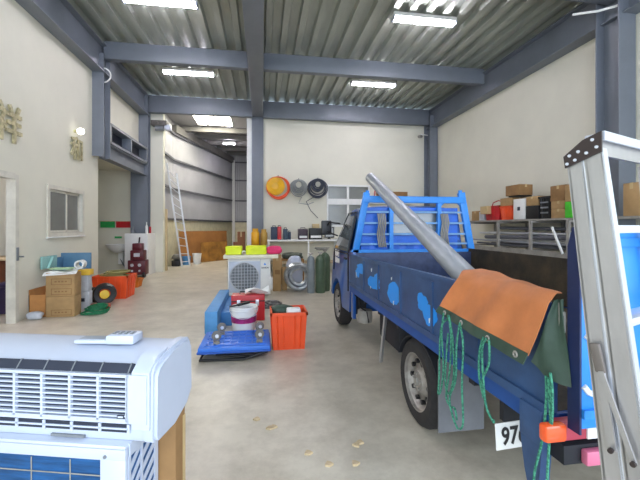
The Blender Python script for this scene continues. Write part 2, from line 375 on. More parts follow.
# left window
w1 = thing('window_1', 'white framed sliding window in the left wall', 'window', (XL, 7.67, 1.3)); w1['kind'] = 'structure'
m = MB(); y0, y1, z0, z1 = 7.04, 8.3, 1.3, 2.17
m.box(XL - .08, XL + .02, y0 - .03, y1 + .03, z0 - .02, z0 + .045).box(XL - .08, XL + .02, y0 - .03, y1 + .03, z1 - .045, z1 + .03).box(XL - .08, XL + .02, y0 - .03, y0 + .045, z0 + .045, z1 - .045).box(XL - .08, XL + .02, y1 - .045, y1 + .03, z0 + .045, z1 - .045)
m.build('window_frame', mat('door_frame_cream', (214, 210, 196), .5), w1)
for a, b, dx in ((y0 + .05, 7.7, -.02), (7.64, y1 - .05, -.06)):
    m = MB(); t = .04; X = XL + dx
    m.box(X - .015, X + .015, a, b, z0 + .05, z0 + .05 + t).box(X - .015, X + .015, a, b, z1 - .05 - t, z1 - .05).box(X - .015, X + .015, a, a + t, z0 + .05, z1 - .05).box(X - .015, X + .015, b - t, b, z0 + .05, z1 - .05)
    s_ = m.build('sash', mat('door_frame_cream', (214, 210, 196), .5), w1); MB().box(X - .004, X + .004, a + t, b - t, z0 + .09, z1 - .09).build('pane', wglass_m, s_)
struct('window_backing', MB().box(XL - .13, XL - .10, 7.0, 8.34, 1.25, 2.2), mat('grey_blind', (150, 150, 142), .8))
MB().box(XL - .005, XL + .035, 6.99, 8.35, 1.25, 1.278, .004).build('window_sill', white_m, w1)
# doorway jamb
d1 = MB().box(XL - .09, XL + .04, 6.13, 6.21, 0, 2.24).box(XL - .09, XL + .04, 4.5, 6.13, 2.17, 2.26)
d1 = struct('door_1', d1, mat('door_frame_cream', (214, 210, 196), .5), 'cream frame of the office doorway', 'door frame')
MB().box(XL + .04, XL + .055, 6.15, 6.19, .94, 1.14).cyl((XL + .06, 6.185, 1.0), (XL + .12, 6.185, 1.0), .012).build('door_handle', grey_m, d1)
# back window with transom
w3 = thing('window_3', 'grey panes in white frame high on the back wall', 'window', (2.94, YB, 1.45)); w3['kind'] = 'structure'
m = MB(); x0, x1, z0, z1 = 2.18, 3.7, 1.45, 2.9; f0, f1 = YB - .03, YB + .1
m.box(x0, x1, f0, f1, z0, z0 + .06).box(x0, x1, f0, f1, z1 - .06, z1).box(x0, x0 + .05, f0, f1, z0 + .06, z1 - .06).box(x1 - .05, x1, f0, f1, z0 + .06, z1 - .06).box(x0 + .05, x1 - .05, f0, f1, 2.22, 2.42).box(2.88, 2.96, f0 + .01, f1 - .01, z0 + .06, 2.22).box(2.88, 2.96, f0 + .01, f1 - .01, 2.42, z1 - .06)
m.build('window_frame', white_m, w3)
for a, b, c, d in ((2.23, 2.88, 1.51, 2.22), (2.96, 3.65, 1.51, 2.22), (2.23, 2.88, 2.42, 2.84), (2.96, 3.65, 2.42, 2.84)):
    MB().box(a, b, YB + .03, YB + .045, c, d).build('pane', wglass_m, w3)
struct('window_backing', MB().box(x0, x1, YB + .15, YB + .2, z0, z1), mat('grey_blind', (150, 150, 142), .8))
# ================================================================== CEILING LAMPS
def lamp(px, y, z, label, L=1.25, tubes=2):
    hang = 5.64 if z > 4 else 3.2
    t = thing('ceiling_light', label, 'ceiling light', (px, y, z), world=False, group='fluorescent ceiling lights')
    MB().box(-L / 2 - .03, L / 2 + .03, -.09, .09, .05, .13, .01).cyl((-L / 3, 0, .12), (-L / 3, 0, 5.64 - z), .012).cyl((L / 3, 0, .12), (L / 3, 0, 5.62 - z), .012).build('housing', white_m, t)
    for k in range(tubes):
        yy = (k - (tubes - 1) / 2) * .11
        MB().cyl((-L / 2, yy, .02), (L / 2, yy, .02), .016, seg=10).build('tube', lamp_m, t)
    for sx in (-1, 1): MB().box(sx * (L / 2 + .015) - .015, sx * (L / 2 + .015) + .015, -.085, .085, -.005, .055).build('end_cap', wplast_m, t)
lamp(-1.82, 6.98, 5.49, 'lit fluorescent light at the top edge, nearest the left wall')
lamp(-1.92, 10.1, 5.49, 'lit fluorescent light over the left bay before the rear beam')
lamp(3.16, 6.8, 5.48, 'large lit fluorescent light above the truck bed')
lamp(3.13, 10.05, 5.48, 'lit fluorescent light in the far right ceiling bay')
lamp(-1.5, 17.2, 5.25, 'small lit light under the rear shed roof', .5)
lamp(-5.2, 5.9, 2.9, 'added unseen light brightening the office behind the left wall')  # added fixture, hidden from view, to brighten the office doorway
lamp(-1.9, 3.4, 5.42, 'added out-of-view fluorescent light brightening the near left bay')  # added fixture above the frame, fills light on the foreground left
lamp(3.1, 3.4, 5.42, 'added out-of-view fluorescent light brightening the near right bay')  # added fixture above the frame, fills light on the foreground right

# ================================================================== WALL CHARACTERS, SPOT LIGHT
def wall_char(ch, y, z, sz, label):
    MB().text(ch, sz, TM((XL + .035, y, z), (0, 1, 0), (0, 0, 1)), .028, bold=.008).build('wall_character', gold_m, label=label, cat='wall lettering', group='gold characters on the left wall')
wall_char('祥', 6.0, 2.93, .60, 'large gold Chinese character above the office doorway')
wall_char('和', 8.0, 2.98, .50, 'gold Chinese character above the sliding window')
t = thing('wall_lamp', 'small round white lamp above the gold character', 'wall lamp', (XL, 7.95, 3.36))
MB().cyl((XL, 7.95, 3.36), (XL + .06, 7.95, 3.36), .03).build('bracket', gold_m, t)
MB().lathe([(.0, -.07), (.05, -.05), (.07, 0), (.05, .05), (0, .07)], (XL + .12, 7.95, 3.36), 'X').build('bulb', mat('lit_bulb', (255, 250, 240), .4, emit=3, var=0), t)
# cable ring, roller motor, conduit, camera
MB().torus((-3.5, 8.78, 4.83), .16, .015, 'Y').build('cable_coil', white_m, label='white cable loop tied round the left beam', cat='cable')
MB().tube([(-1.55, 12.0, 5.03), (-1.5, 11.98, 4.9), (-1.62, 11.97, 4.72), (-1.9, 11.97, 4.6)], .015).build('hanging_cable', black_m, label='black cable drooping from the rear cross beam', cat='cable')
t = thing('roller_motor', 'grey metal roller door motor beside the rear opening', 'motor', (-3.1, 12.2, 4.5))
MB().box(-3.42, -2.95, 12.0, 12.3, 4.62, 4.78, .02).build('housing', mat('dark_tan', (104, 100, 94), .6, var=.3, scale=12), t)
MB().cyl((-3.3, 12.1, 4.55), (-3.05, 12.1, 4.55), .09).build('drum', grey_m, t)
MB().box(-3.02, -2.84, 12.02, 12.2, 4.5, 4.66, .02).build('gearbox', wplast_m, t)
t = thing('security_camera', 'small camera on bracket beside the right rear column', 'camera', (5.5, 12.1, 4.6))
MB().beam((5.80, 12.2, 4.7), (5.45, 12.0, 4.68), .03, .03).build('bracket', white_m, t)
MB().cyl((5.5, 12.05, 4.62), (5.32, 11.85, 4.55), .05).build('body', tan_m, t)
MB().tube([(5.3, 5.55, 5.12), (5.55, 5.3, 5.06), (5.75, 5.1, 5.06)], .02).build('conduit_pipe', white_m, label='white conduit stub on the near right beam', cat='pipe')

# ================================================================== FOREGROUND AIR CONDITIONER STACK
AC = (-.362, 1.36, 0); AR = math.radians(-15)
def profext(pts, x0, x1): return MB().prism(pts, 'X', x0, x1)
t = thing('indoor_air_conditioner', 'white wall air conditioner unit lying on top of the blue-finned unit', 'air conditioner', (AC[0], AC[1], .692), AR, world=False)
prof = [(.0, .0), (-.010, .02), (-.006, .235), (.010, .258), (.04, .272), (.11, .292), (.19, .298), (.24, .29), (.262, .262), (.265, .08), (.22, .035), (.12, .0)]
W0 = .93
profext(prof, -W0, -.045).build('casing', wplast_m, t)
m = MB(); big = [(y * 1.0 + (-.006 if y < .1 else .008), z + (.007 if z > .1 else 0)) for y, z in prof]
m.prism(big, 'X', -.045, -.012); m.prism([(y * .96 + .004, z * .965 + .004) for y, z in prof], 'X', -.012, .0)
ec = m.build('end_cap', wplast_m, t)
MB().prism([(-.016, .05), (-.016, .24), (.05, .285), (.1, .297), (.1, .303), (.03, .292), (-.022, .25), (-.022, .05)], 'X', -.085, -.02).build('front_corner_panel', wplast_m, t)
# top louver row: dark recess strip with dividers
MB().prism([(-.014, .243), (.008, .270), (.02, .262), (-.002, .232)], 'X', -.90, -.094).build('air_intake_slot', dark_m, t)
for k in range(8): MB().prism([(-.016, .243), (.006, .272), (.014, .270), (-.006, .238)], 'X', -.862 + k * .108, -.858 + k * .108).build('divider', grey_m, t)
# main grille
MB().box(-.91, -.10, -.014, -.006, .088, .232).build('grille_backing', dark_m, t)
m = MB()
for k in range(8): m.box(-.912, -.098, -.026, -.013, .0945 + k * .0172, .0997 + k * .0172)
for k in range(8): m.box(-.862 + k * .108, -.853 + k * .108, -.027, -.012, .08, .236)
m.box(-.92, -.092, -.027, -.01, .072, .088).box(-.92, -.092, -.027, -.008, .232, .242)
m.box(-.104, -.028, -.027, -.008, .072, .242)
m.build('grille', wplast_m, t)
MB().box(-.912, -.108, -.014, -.004, .034, .062).build('lower_slot_backing', dark_m, t)
m = MB(); m.box(-.915, -.10, -.018, -.013, .045, .051)
for k in range(8): m.box(-.862 + k * .108, -.852 + k * .108, -.018, -.012, .032, .064)
m.build('lower_grille', wplast_m, t)
MB().box(-.40, -.27, -.0155, -.006, .006, .015).build('rating_label', grey_m, t)
MB().box(-.135, -.11, -.0285, -.026, .090, .102).box(-.132, -.113, -.0295, -.027, .093, .099, mi=1).build('badge', [dark_m, wplast_m], t)
# remote control
t = thing('remote_control', 'white remote control lying on the air conditioner casing', 'remote control', (AC[0] - .125, AC[1] + .19, .992), AR + math.radians(5), world=False)
MB().box(-.24, -.05, -.032, .032, 0, .016, .006).build('body', wplast_m, t)
MB().box(-.11, .0, -.040, .040, .0, .036, .008).build('flip_cover', wplast_m, t)
MB().box(-.225, -.13, -.022, .022, .0155, .0175).build('screen', mat('lcd_grey', (150, 160, 172), .3), t)
m = MB()
for i in range(4):
    for j in range(2): m.box(-.095 + i * .023, -.083 + i * .023, -.018 + j * .02, -.006 + j * .02, .035, .038)
m.build('button', grey_m, t)
# lower unit with blue fins
t = thing('outdoor_coil_unit', 'white unit with exposed blue fins under the indoor air conditioner', 'air conditioner', (AC[0], AC[1], 0), AR, world=False)
bx0, bx1, by0, by1, bz = -1.0, -.10, -.035, .17, .69
m = MB()
m.box(bx0, bx1, by0, by1, bz - .02, bz, .006).box(bx0, bx1, by0, by0 + .02, bz - .055, bz - .005, .006).box(bx1 - .095, bx1, by0, by0 + .02, 0.05, bz - .05, .004).box(bx0, bx0 + .03, by0, by0 + .02, .05, bz - .05)
m.box(bx0, bx1, by1 - .02, by1, .05, bz - .02).box(bx0, bx1, by0, by1, .03, .07)
m.build('casing', wplast_m, t)
m = MB()
m.box(bx0 + .03, bx1 - .095, by0 + .006, by0 + .05, .07, bz - .055)
m.build('fin_coil', coil_m, t)
m = MB()
for k in range(6): m.cyl((bx0 + .03 + .15 * k + .06, by0 + .004, .07), (bx0 + .03 + .15 * k + .06, by0 + .004, bz - .06), .0022, seg=6)
for k in range(5): m.cyl((bx0 + .03, by0 + .004, .12 + .115 * k), (bx1 - .095, by0 + .004, .12 + .115 * k), .0022, seg=6)
m.build('guard_wire', tan_m, t)
MB().cyl((bx1 - .075, by0 + .002, bz - .04), (bx1 - .075, by0 - .004, bz - .04), .006).build('screw', grey_m, t)
# side panel with slanted vents
m = MB(); m.box(bx1 - .012, bx1 - .004, by0 + .02, by1 - .02, .07, bz - .02); m.build('side_backing', coil_m, t)
m = MB()
cols = [(by0 + .018, by0 + .03), (.058, .068), (by1 - .022, by1)]
for a, b in cols: m.box(bx1 - .004, bx1 + .002, a, b, .06, bz - .01)
m.box(bx1 - .004, bx1 + .006, by0 + .018, by1, bz - .045, bz)
for k in range(11):
    z = .085 + k * .050
    for a, b in ((by0 + .03, .058), (.068, by1 - .022)):
        m.prism([(a, z), (b, z + .055), (b, z + .078), (a, z + .023)], 'X', bx1 - .003, bx1 + .001) if z + .078 < bz - .02 else None
m.build('side_vent_panel', wplast_m, t)
# carton beside
t = thing('cardboard_box', 'brown carton standing behind the blue-finned unit', 'box', (AC[0], AC[1], 0), AR, world=False)
MB().box(-.34, -.03, .18, .262, 0, .70, .004).build('body', cardd_m, t)
MB().box(-.0305, -.0285, .24, .262, .02, .66).build('tape', tape_m, t)

# ================================================================== FOREGROUND STEPLADDER
# local frame: x = along the rungs, y = away from camera side (spread), z up ; slightly leaning
LAD = Vector((.872, .880, 0)); ra = math.atan2(.36, .93)
lt = thing('stepladder', 'large aluminium stepladder standing at the near rear corner of the truck', 'ladder', tuple(LAD), ra, world=False)
TOPZ = 1.66
def lpt(x, sp, z):   # lean: rails drift toward -y (camera side) lower down
    return Vector((x + (TOPZ - z) * .112, sp * (1 + .35 * (TOPZ - z)) - (TOPZ - z) * .064, z))
def rail(x, s0, s1, name, z0=.03, z1=TOPZ):
    m = MB(); t = .004; fl = .024
    def slab(xa, xb, sa, sb):
        v = []
        for z in (z0, z1):
            for a, b in ((xa, sa), (xb, sa), (xb, sb), (xa, sb)): v.append(m.bm.verts.new(lpt(a, b, z)))
        for q in ((3, 2, 1, 0), (4, 5, 6, 7), (0, 1, 5, 4), (1, 2, 6, 5), (2, 3, 7, 6), (3, 0, 4, 7)): m.bm.faces.new([v[i] for i in q])
    sg = 1 if x < .2 else -1
    slab(x, x + sg * t, s0, s1)
    r = m.build(name, alu_m, lt)
    m = MB(); slab(x, x + sg * fl, s0 - .003, s0 + .004); m.build('flange', alub_m, r)
    m = MB(); slab(x, x + sg * fl, s1 - .004, s1 + .003); m.build('flange', alu_m, r)
    return r
SA, SB, SC = .040, .0, -.044
rail(0, SB + .003, SA, 'side_rail'); rail(0, SC, SB - .003, 'side_rail')
rail(.50, SB + .003, SA, 'side_rail'); rail(.50, SC, SB - .003, 'side_rail')
capm = mat('brown_hinge_plate', (58, 48, 46), .45, .3)
for xx in (0, .50):
    sg = -1 if xx == 0 else 1
    m = MB()
    P = [(SA + .006, 1.650), (SA + .002, 1.617), (SC - .003, 1.650), (SC - .003, 1.704), (-.002, 1.688)]
    m.prism(P, 'X', xx + sg * .001, xx + sg * .007)
    hp = m.build('hinge_plate', capm, lt)
    for a, b in ((SA - .004, 1.628), (SA - .024, 1.636), (SA - .010, 1.650), (SB - .012, 1.651), (SC + .008, 1.663), (SC + .018, 1.684), (SB + .008, 1.658)):
        MB().lathe([(0.0, 0), (.0045, .0), (.004, .003), (0, .004)], (xx + sg * .007, a, b), (sg, 0, 0), seg=12).build('rivet', alub_m, hp)
# rungs (flat treads on the near flight)
for k in range(7):
    z = TOPZ + (.015 if k == 0 else .045) - k * .25
    if k == 0:
        m = MB(); a = lpt(.0, -.01, z); m.box(.004, .496, SC, -.002, z + .012, z + .026, .003); m.box(.004, .496, SC - .006, SC, z + .006, z + .03); ts = m.build('top_step', alub_m, lt); MB().box(.004, .496, SC + .01, SC + .02, z - .03, z + .011).build('step_web', alu_m, ts)
    else:
        a = lpt(0, (SC + SB) / 2, z); m = MB(); m.box(a.x + .004, a.x + .496, a.y - .028, a.y + .028, z - .022, z, .003); m.build('step', alub_m, lt)
# locking lever and struts on outer face
m = MB(); m.beam(lpt(-.012, .022, 1.125), lpt(-.012, .016, 1.045), .012, .026, (0, 1, 0), .004)
m.build('lock_lever', mat('worn_lever', (132, 124, 118), .5, .5), lt)
MB().beam(lpt(-.012, .016, 1.05), lpt(-.012, .012, .83), .008, .020, (0, 1, 0)).build('brace', alu_m, lt)
MB().beam(lpt(-.016, .014, 1.05), lpt(-.016, -.026, .82), .006, .013, (0, 1, 0)).build('brace', alu_m, lt)
for z, q in ((.832, .012), (.822, -.026)):
    a = lpt(-.018, q, z); MB().cyl(a, a + Vector((-.010, 0, 0)), .007, seg=10).build('bolt', capm, lt)
for xx in (0, .50):
    for s_ in ((SA + SB) / 2, (SB + SC) / 2):
        a = lpt(xx, s_, .02); MB().box(a.x - .014, a.x + .03, a.y - .045, a.y + .045, 0, .05, .006).build('rubber_foot', black_m, lt)

# ================================================================== TRUCK
TX0, TX1, TY0, TY1 = 1.08, 2.72, 1.22, 4.42
tr = thing('pickup_truck', 'blue flatbed truck with guard frame parked along the right side', 'truck', (1.9, 3.6, 0))
# chassis
m = MB()
for x in (1.42, 2.32): m.box(x, x + .07, 1.3, 5.7, .50, .60)
for y in (1.35, 1.9, 2.9, 3.6, 4.2): m.box(1.42, 2.39, y, y + .06, .50, .60)
for y in (1.3, 1.8, 2.9, 3.4, 3.9, 4.35): m.box(1.12, 2.68, y, y + .05, .60, .68)
m.build('chassis', chas_m, tr)
m = MB(); m.cyl((1.2, 2.47, .31), (2.6, 2.47, .31), .05); m.lathe([(0, -.12), (.12, -.05), (.14, 0), (.12, .05), (0, .12)], (1.9, 2.47, .31), 'X'); m.build('rear_axle', chas_m, tr)
MB().box(1.14, TX1 - .06, TY0 + .05, TY1, .68, .73).build('bed_floor', [ply_m], tr)
# left side board
def side(x0, x1, name, inner):
    m = MB(); m.prism([(TY0 + .03, .73), (TY1 + .02, .73), (TY1 + .02, 1.11), (TY0 + .03, 1.16)], 'X', x0, x1)
    out = x0 if inner > 0 else x1; s = -1 if inner > 0 else 1
    for y in (1.7, 2.2, 2.75, 3.3, 3.8): m.box(min(out, out + s * .010), max(out, out + s * .010), y - .012, y + .012, .75, 1.10)
    m.prism([(TY0 + .03, 1.13), (TY1 + .02, 1.08), (TY1 + .02, 1.112), (TY0 + .03, 1.162)], 'X', min(out, out + s * .014), max(out, out + s * .014))
    m.box(min(out, out + s * .014), max(out, out + s * .014), TY0 + .03, TY1 + .02, .73, .77)
    return m.build(name, navy_m, tr)
sl = side(TX0, TX0 + .03, 'side_board', 1); sr = side(TX1 - .03, TX1, 'side_board', -1)
MB().box(TX0, TX0 + .05, TY0 + .02, TY1 + .03, .655, .727).box(TX1 - .05, TX1, TY0 + .02, TY1 + .03, .655, .727).build('bed_edge_rail', mat('matte_blue', (28, 78, 150), .6), tr)
MB().box(TX0 + .05, TX1 - .05, TY0 + .03, TY0 + .08, .655, .727).build('rear_cross_rail', cab_m, tr)
MB().box(TX0 + .03, TX1 - .03, 4.36, 4.40, .73, 1.13, .004).build('bulkhead', mat('scuffed_navy', (62, 76, 112), .55, .1, var=.3, scale=8, rgb2=(40, 50, 80)), tr)
MB().box(TX1 - .05, TX1 - .031, TY0 + .06, TY1, .74, 1.17).build('plywood_lining', ply_m, tr)
# fresh paint patches on left board
def blob(cy, cz, ry, rz, seed):
    rnd = random.Random(seed); pts = []
    for k in range(22):
        a = 2 * PI * k / 22; r = 1 + .12 * rnd.uniform(-1, 1) + .08 * math.sin(3 * a + seed); pts.append((cy + ry * r * math.cos(a), cz + rz * r * math.sin(a)))
    return pts
for i, pt in enumerate([[(3.93, .99, .14, .055, 1), (4.06, .93, .08, .05, 2)], [(3.47, .90, .19, .06, 3), (3.36, .95, .09, .05, 9)], [(2.90, .90, .16, .088, 4)], [(2.35, .935, .08, .06, 5), (2.24, .875, .10, .07, 6)]]):
    m = MB()
    for q, b in enumerate(pt): m.prism(blob(*b), 'X', TX0 - .002 - q * .0006, TX0 + .001)
    m.build('paint_patch', patch_m, tr, label='bright blue paint patch on the navy side board')
# drip marks
m = MB()
for y, z0, z1 in ((4.12, .86, .93), (3.55, .83, .86), (3.52, 1.0, 1.04), (2.9, .80, .84), (2.95, 1.0, 1.03), (2.24, .82, .86)):
    m.prism([(y - .012, z1), (y + .012, z1 - .01), (y + .006, z0), (y - .004, z0 + .005)], 'X', TX0 - .003, TX0)
m.build('scratch_marks', white_m, tr)
# guard frame behind cab
m = MB(); Y = 4.45
def P(x, z): return (x, Y, z)
m.beam(P(1.15, 1.12), P(1.30, 1.88), .08, .05, (0, 1, 0), .006).beam(P(2.73, 1.10), P(2.58, 1.90), .09, .05, (0, 1, 0), .006)
m.beam(P(1.26, 1.80), P(2.62, 1.80), .06, .085, bev=.006)
for x in (1.62, 2.27): m.beam(P(x, 1.12), P(x, 1.80), .05, .045, (0, 1, 0))
m.beam(P(1.1, 1.145), P(2.74, 1.145), .05, .04)
for x0, x1 in ((1.26, 1.62), (1.62, 1.26), (2.60, 2.27), (2.27, 2.60)):
    n = 8; pts = []
    for k in range(n + 1):
        a = PI / 2 * k / n; pts.append((x0 + (x1 - x0) * .5 * (1 - math.cos(a)), 1.64 + .14 * math.sin(a)))
    pts.append((x0, 1.80)); m.prism(pts, 'Y', Y - .012, Y + .012)
m.cyl((1.31, Y, 1.84), (1.31, Y, 1.91), .022).cyl((2.57, Y, 1.84), (2.57, Y, 1.93), .025)
m.build('guard_frame', bright_m, tr)
for z in (1.235, 1.36, 1.50, 1.64):
    k = (z - 1.12) / .76 * .15
    MB().beam(P(1.17 + k, z), P(2.71 - k, z), .026, .024).build('crossbar', mat('chalky_blue_paint', (112, 160, 210), .5, var=.15), tr)
# rope bundles on guard frame
for x in (1.48, 2.33):
    m = MB()
    for k in range(5):
        xx = x + (k - 2) * .022
        m.tube([(xx, Y - .03, 1.62), (xx + .01, Y - .05, 1.5), (xx - .01, Y - .045, 1.36), (xx + .012, Y - .04, 1.22), (xx + .02, Y - .03, 1.2)], .009, 6)
    m.build('tie_strap', tan_m, tr, label='grey strap bundle hanging on the guard frame')
# cab: side profile (Y,Z), extruded and narrowed to the roof
prof = [(4.52, .60), (4.52, 1.66), (4.57, 1.72), (4.72, 1.74), (4.95, 1.725), (5.05, 1.68), (5.62, 1.16), (5.70, 1.05), (5.76, .85), (5.79, .42), (5.74, .40)]
arch = [(5.35 + .34 * math.cos(a), .33 + .36 * math.sin(a)) for a in [math.radians(v) for v in range(10, 171, 16)]]
prof = prof + arch + [(4.97, .34), (4.56, .36)]
m = MB(); nx = 8
def wid(z): return .80 if z < 1.1 else .80 - .14 * ((z - 1.1) / .64) ** 1.2
rows = []
for i in range(nx + 1):
    s = i / nx * 2 - 1
    rows.append([m.bm.verts.new((1.9 + s * wid(z), y - (.10 * abs(s) ** 4 if y > 5.0 and z > .7 else 0), z + (-.05 * abs(s) ** 5 if z > 1.6 else 0))) for y, z in prof])
n = len(prof)
for i in range(nx):
    for k in range(n): m.bm.faces.new((rows[i][k], rows[i][(k + 1) % n], rows[i + 1][(k + 1) % n], rows[i + 1][k]))
fa = m.bm.faces.new(rows[0][::-1]); fb = m.bm.faces.new(rows[-1]); bmesh.ops.triangulate(m.bm, faces=[fa, fb])
m.build('cab', cab_m, tr, ang=28)
# side window, windscreen, rear window
def sidepane(pts, name, mt, s, off=.006):
    m = MB(); A = []; B = []
    for y, z in pts:
        x = 1.9 - s * (wid(z) + off); x2 = 1.9 - s * (wid(z) - .02); A.append(m.bm.verts.new((x, y, z))); B.append(m.bm.verts.new((x2, y, z)))
    k = len(pts)
    for i in range(k): m.bm.faces.new((A[i], A[(i + 1) % k], B[(i + 1) % k], B[i]))
    m.bm.faces.new(A); m.bm.faces.new(B[::-1]); return m.build(name, mt, tr)
for s in (1, -1):
    sidepane([(4.66, 1.13), (4.66, 1.60), (5.00, 1.60), (5.36, 1.26), (5.45, 1.13)], 'side_window', glass_m, s, .012)
    m = MB(); e = .012
    for a, b in (((4.62, 1.10), (5.48, 1.10)), ((4.62, 1.10), (4.62, 1.64)), ((4.62, 1.64), (5.02, 1.64)), ((5.02, 1.64), (5.48, 1.14)), ((4.60, 1.10), (4.60, .62)), ((5.5, 1.12), (5.54, .80))):
        m.beam((1.9 - s * (wid(a[1]) + .004), a[0], a[1]), (1.9 - s * (wid(b[1]) + .004), b[0], b[1]), .016, .012)
    m.build('door_seam', black_m, tr)
    MB().box(1.9 - s * .815 - .01, 1.9 - s * .815 + .01, 4.66, 4.78, 1.02, 1.045, .004).build('door_handle', black_m, tr)
m = MB(); m.prism([(5.08, 1.665), (5.60, 1.19), (5.62, 1.20), (5.10, 1.68)], 'X', 1.28, 2.52); m.build('windscreen', glass_m, tr)
m = MB(); m.box(1.62, 2.32, 4.505, 4.53, 1.36, 1.64); m.build('rear_window', mat('rear_glass', (120, 128, 132), .12, coat=.6), tr)
m = MB()
for x in (1.35, 1.55, 1.75, 1.95, 2.15, 2.35): m.box(x, x + .12, 4.495, 4.53, 1.02, 1.26, .01)
m.box(1.22, 2.58, 4.49, 4.53, 1.28, 1.31).box(1.26, 2.54, 4.49, 4.53, 1.66, 1.70)
m.box(1.24, 1.58, 4.50, 4.528, 0.98, 1.70).box(2.36, 2.56, 4.50, 4.528, .98, 1.70).box(1.58, 2.36, 4.50, 4.528, .98, 1.34)
m.build('cab_rear_panel', mat('vivid_blue_paint', (16, 104, 214), .4, var=.12), tr)
# mirror
m = MB(); m.tube([(1.13, 5.42, 1.32), (1.02, 5.52, 1.36), (.98, 5.55, 1.40)], .012).tube([(1.15, 5.35, 1.5), (1.02, 5.5, 1.52), (.98, 5.55, 1.46)], .012); m.box(.90, 1.06, 5.53, 5.57, 1.33, 1.55, .015); m.build('wing_mirror', black_m, tr)
# lettering on cab door (small white rows)
m = MB()
m.text('貨運行', .10, TM((1.092, 5.28, 1.06), (0, -1, 0), (0, 0, 1)), .004, bold=.003)
m.text('自用988', .09, TM((1.092, 5.28, .96), (0, -1, 0), (0, 0, 1)), .004, bold=.003)
m.build('door_lettering', white_m, tr, label='small white lettering on the cab door')
# wheels
def wheel(x, y, s, dual=False):
    c = Vector((x, y, .315)); R = .315
    m = MB(); w = .17
    m.lathe([(.205, -w / 2), (.27, -w / 2 - .006), (.30, -w / 2 + .015), (R, -w / 2 + .045), (R, w / 2 - .045), (.30, w / 2 - .015), (.27, w / 2 + .006), (.205, w / 2), (.20, 0)], c, 'X', 40, loop=True)
    ty = m.build('wheel', rubber_m, tr)
    m = MB()
    m.lathe([(.195, -.02), (.198, -.084), (.212, -.085), (.205, -.07), (.185, -.05), (.17, -.02), (.085, -.05), (.075, -.065), (.03, -.07), (0, -.07), (0, .05), (.195, .05)] if s > 0 else [(.195, .02), (.198, .084), (.212, .085), (.205, .07), (.185, .05), (.17, .02), (.085, .05), (.075, .065), (.03, .07), (0, .07), (0, -.05), (.195, -.05)], c, 'X', 36, loop=True)
    rm = m.build('rim', rim_m, ty)
    for k in range(10):
        a = 2 * PI * k / 10; p = c + Vector((-s * .045, math.cos(a) * .142, math.sin(a) * .142)); MB().cyl(p + Vector((-s * .012, 0, 0)), p + Vector((s * .03, 0, 0)), .017, seg=10).build('rim_hole', black_m, rm)
    m = MB()
    for k in range(5):
        a = 2 * PI * k / 5 + .3; p = c + Vector((-s * .06, math.cos(a) * .056, math.sin(a) * .056)); m.cyl(p, p + Vector((-s * .02, 0, 0)), .011, seg=6)
    m.cyl(c + Vector((-s * .06, 0, 0)), c + Vector((-s * .085, 0, 0)), .032, .026)
    m.build('wheel_nut', tan_m, rm)
wheel(1.195, 2.54, 1); wheel(2.60, 2.54, -1); wheel(1.195, 5.34, 1); wheel(2.60, 5.34, -1)
for x, s in ((1.1, 1), (2.42, -1)):
    m = MB(); n = 10
    pts = [(2.50 + .37 * math.cos(a), .31 + .33 * math.sin(a)) for a in [math.radians(20 + 14 * k) for k in range(n + 1)]]
    m.prism(pts + [(y, min(z + .012, .65)) for y, z in pts[::-1]], 'X', x, x + .28)
    m.build('mudguard', chas_m, tr)
# mud flap
MB().box(1.09, 1.40, 2.14, 2.15, .16, .62).build('mud_flap', flap_m, tr)
MB().box(2.4, 2.68, 2.14, 2.15, .12, .62).build('mud_flap', flap_m, tr)
# tank, reservoir and prop rod under the bed
MB().box(1.2, 1.42, 3.1, 3.65, .32, .58, .03).build('fuel_tank', chas_m, tr)
m = MB(); m.lathe([(0, -.08), (.085, -.07), (.09, 0), (.085, .07), (0, .08)], (1.2, 4.18, .40), 'Z'); m.build('air_filter', tan_m, tr)
MB().beam((1.13, 3.24, .655), (1.1, 3.30, .18), .03, .02).build('prop_rod', alu_m, tr)
MB().tube([(1.16, 4.3, .66), (1.15, 4.2, .5), (1.2, 4.1, .46), (1.22, 4.1, .34)], .012).build('hose', black_m, tr)
MB().box(1.10, 1.14, 4.36, 4.46, .32, 1.14, .004).build('cab_gap_panel', cab_m, tr)
m = MB(); m.box(1.12, 1.3, 4.47, 4.5, .35, .6); m.build('step_guard', chas_m, tr)
# rear: tail lift column, tailgate, bumper, lamps, plate
MB().box(1.055, 1.10, 1.25, 1.37, .60, .74, .005).prism([(1.25, .655), (1.38, .655), (1.37, .56), (1.35, .46), (1.33, .40), (1.29, .40), (1.27, .46)], 'X', 1.065, 1.11).build('tail_lift_arm', navy_m, tr)
tg = MB().box(1.106, 2.72, 1.12, 1.17, .74, 1.43, .004)
for z in (.78, 1.38): tg.box(1.106, 2.72, 1.108, 1.121, z, z + .03)
tg = tg.build('tailgate', bright_m, tr)
MB().prism([(1.12, .72), (1.12, 1.43), (1.15, 1.45), (1.172, 1.38), (1.172, .72)], 'X', 1.098, 1.106).build('edge_plate', mat('tailgate_navy', (20, 38, 84), .5), tg)
m = MB()
def stroke(pts, w=.022):
    for a, b in zip(pts, pts[1:]): m.beam((a[0], 1.1185, a[1]), (b[0], 1.1185, b[1]), .006, w, (0, 0, 1)) if False else m.tube([(a[0], 1.119, a[1]), (b[0], 1.119, b[1])], w / 2, 6)
arcp = lambda cx, cz, r, a0, a1: [(cx + r * math.cos(math.radians(a0 + (a1 - a0) * k / 8)), cz + r * 1.2 * math.sin(math.radians(a0 + (a1 - a0) * k / 8))) for k in range(9)]
stroke(arcp(1.16, 1.03, .045, 150, -80)); stroke(arcp(1.16, .925, .055, 80, -150))
m.build('tailgate_number', white_m, tg)
MB().box(1.2, 2.7, 1.10, 1.12, .76, .80).build('hinge_bar', chas_m, tg)
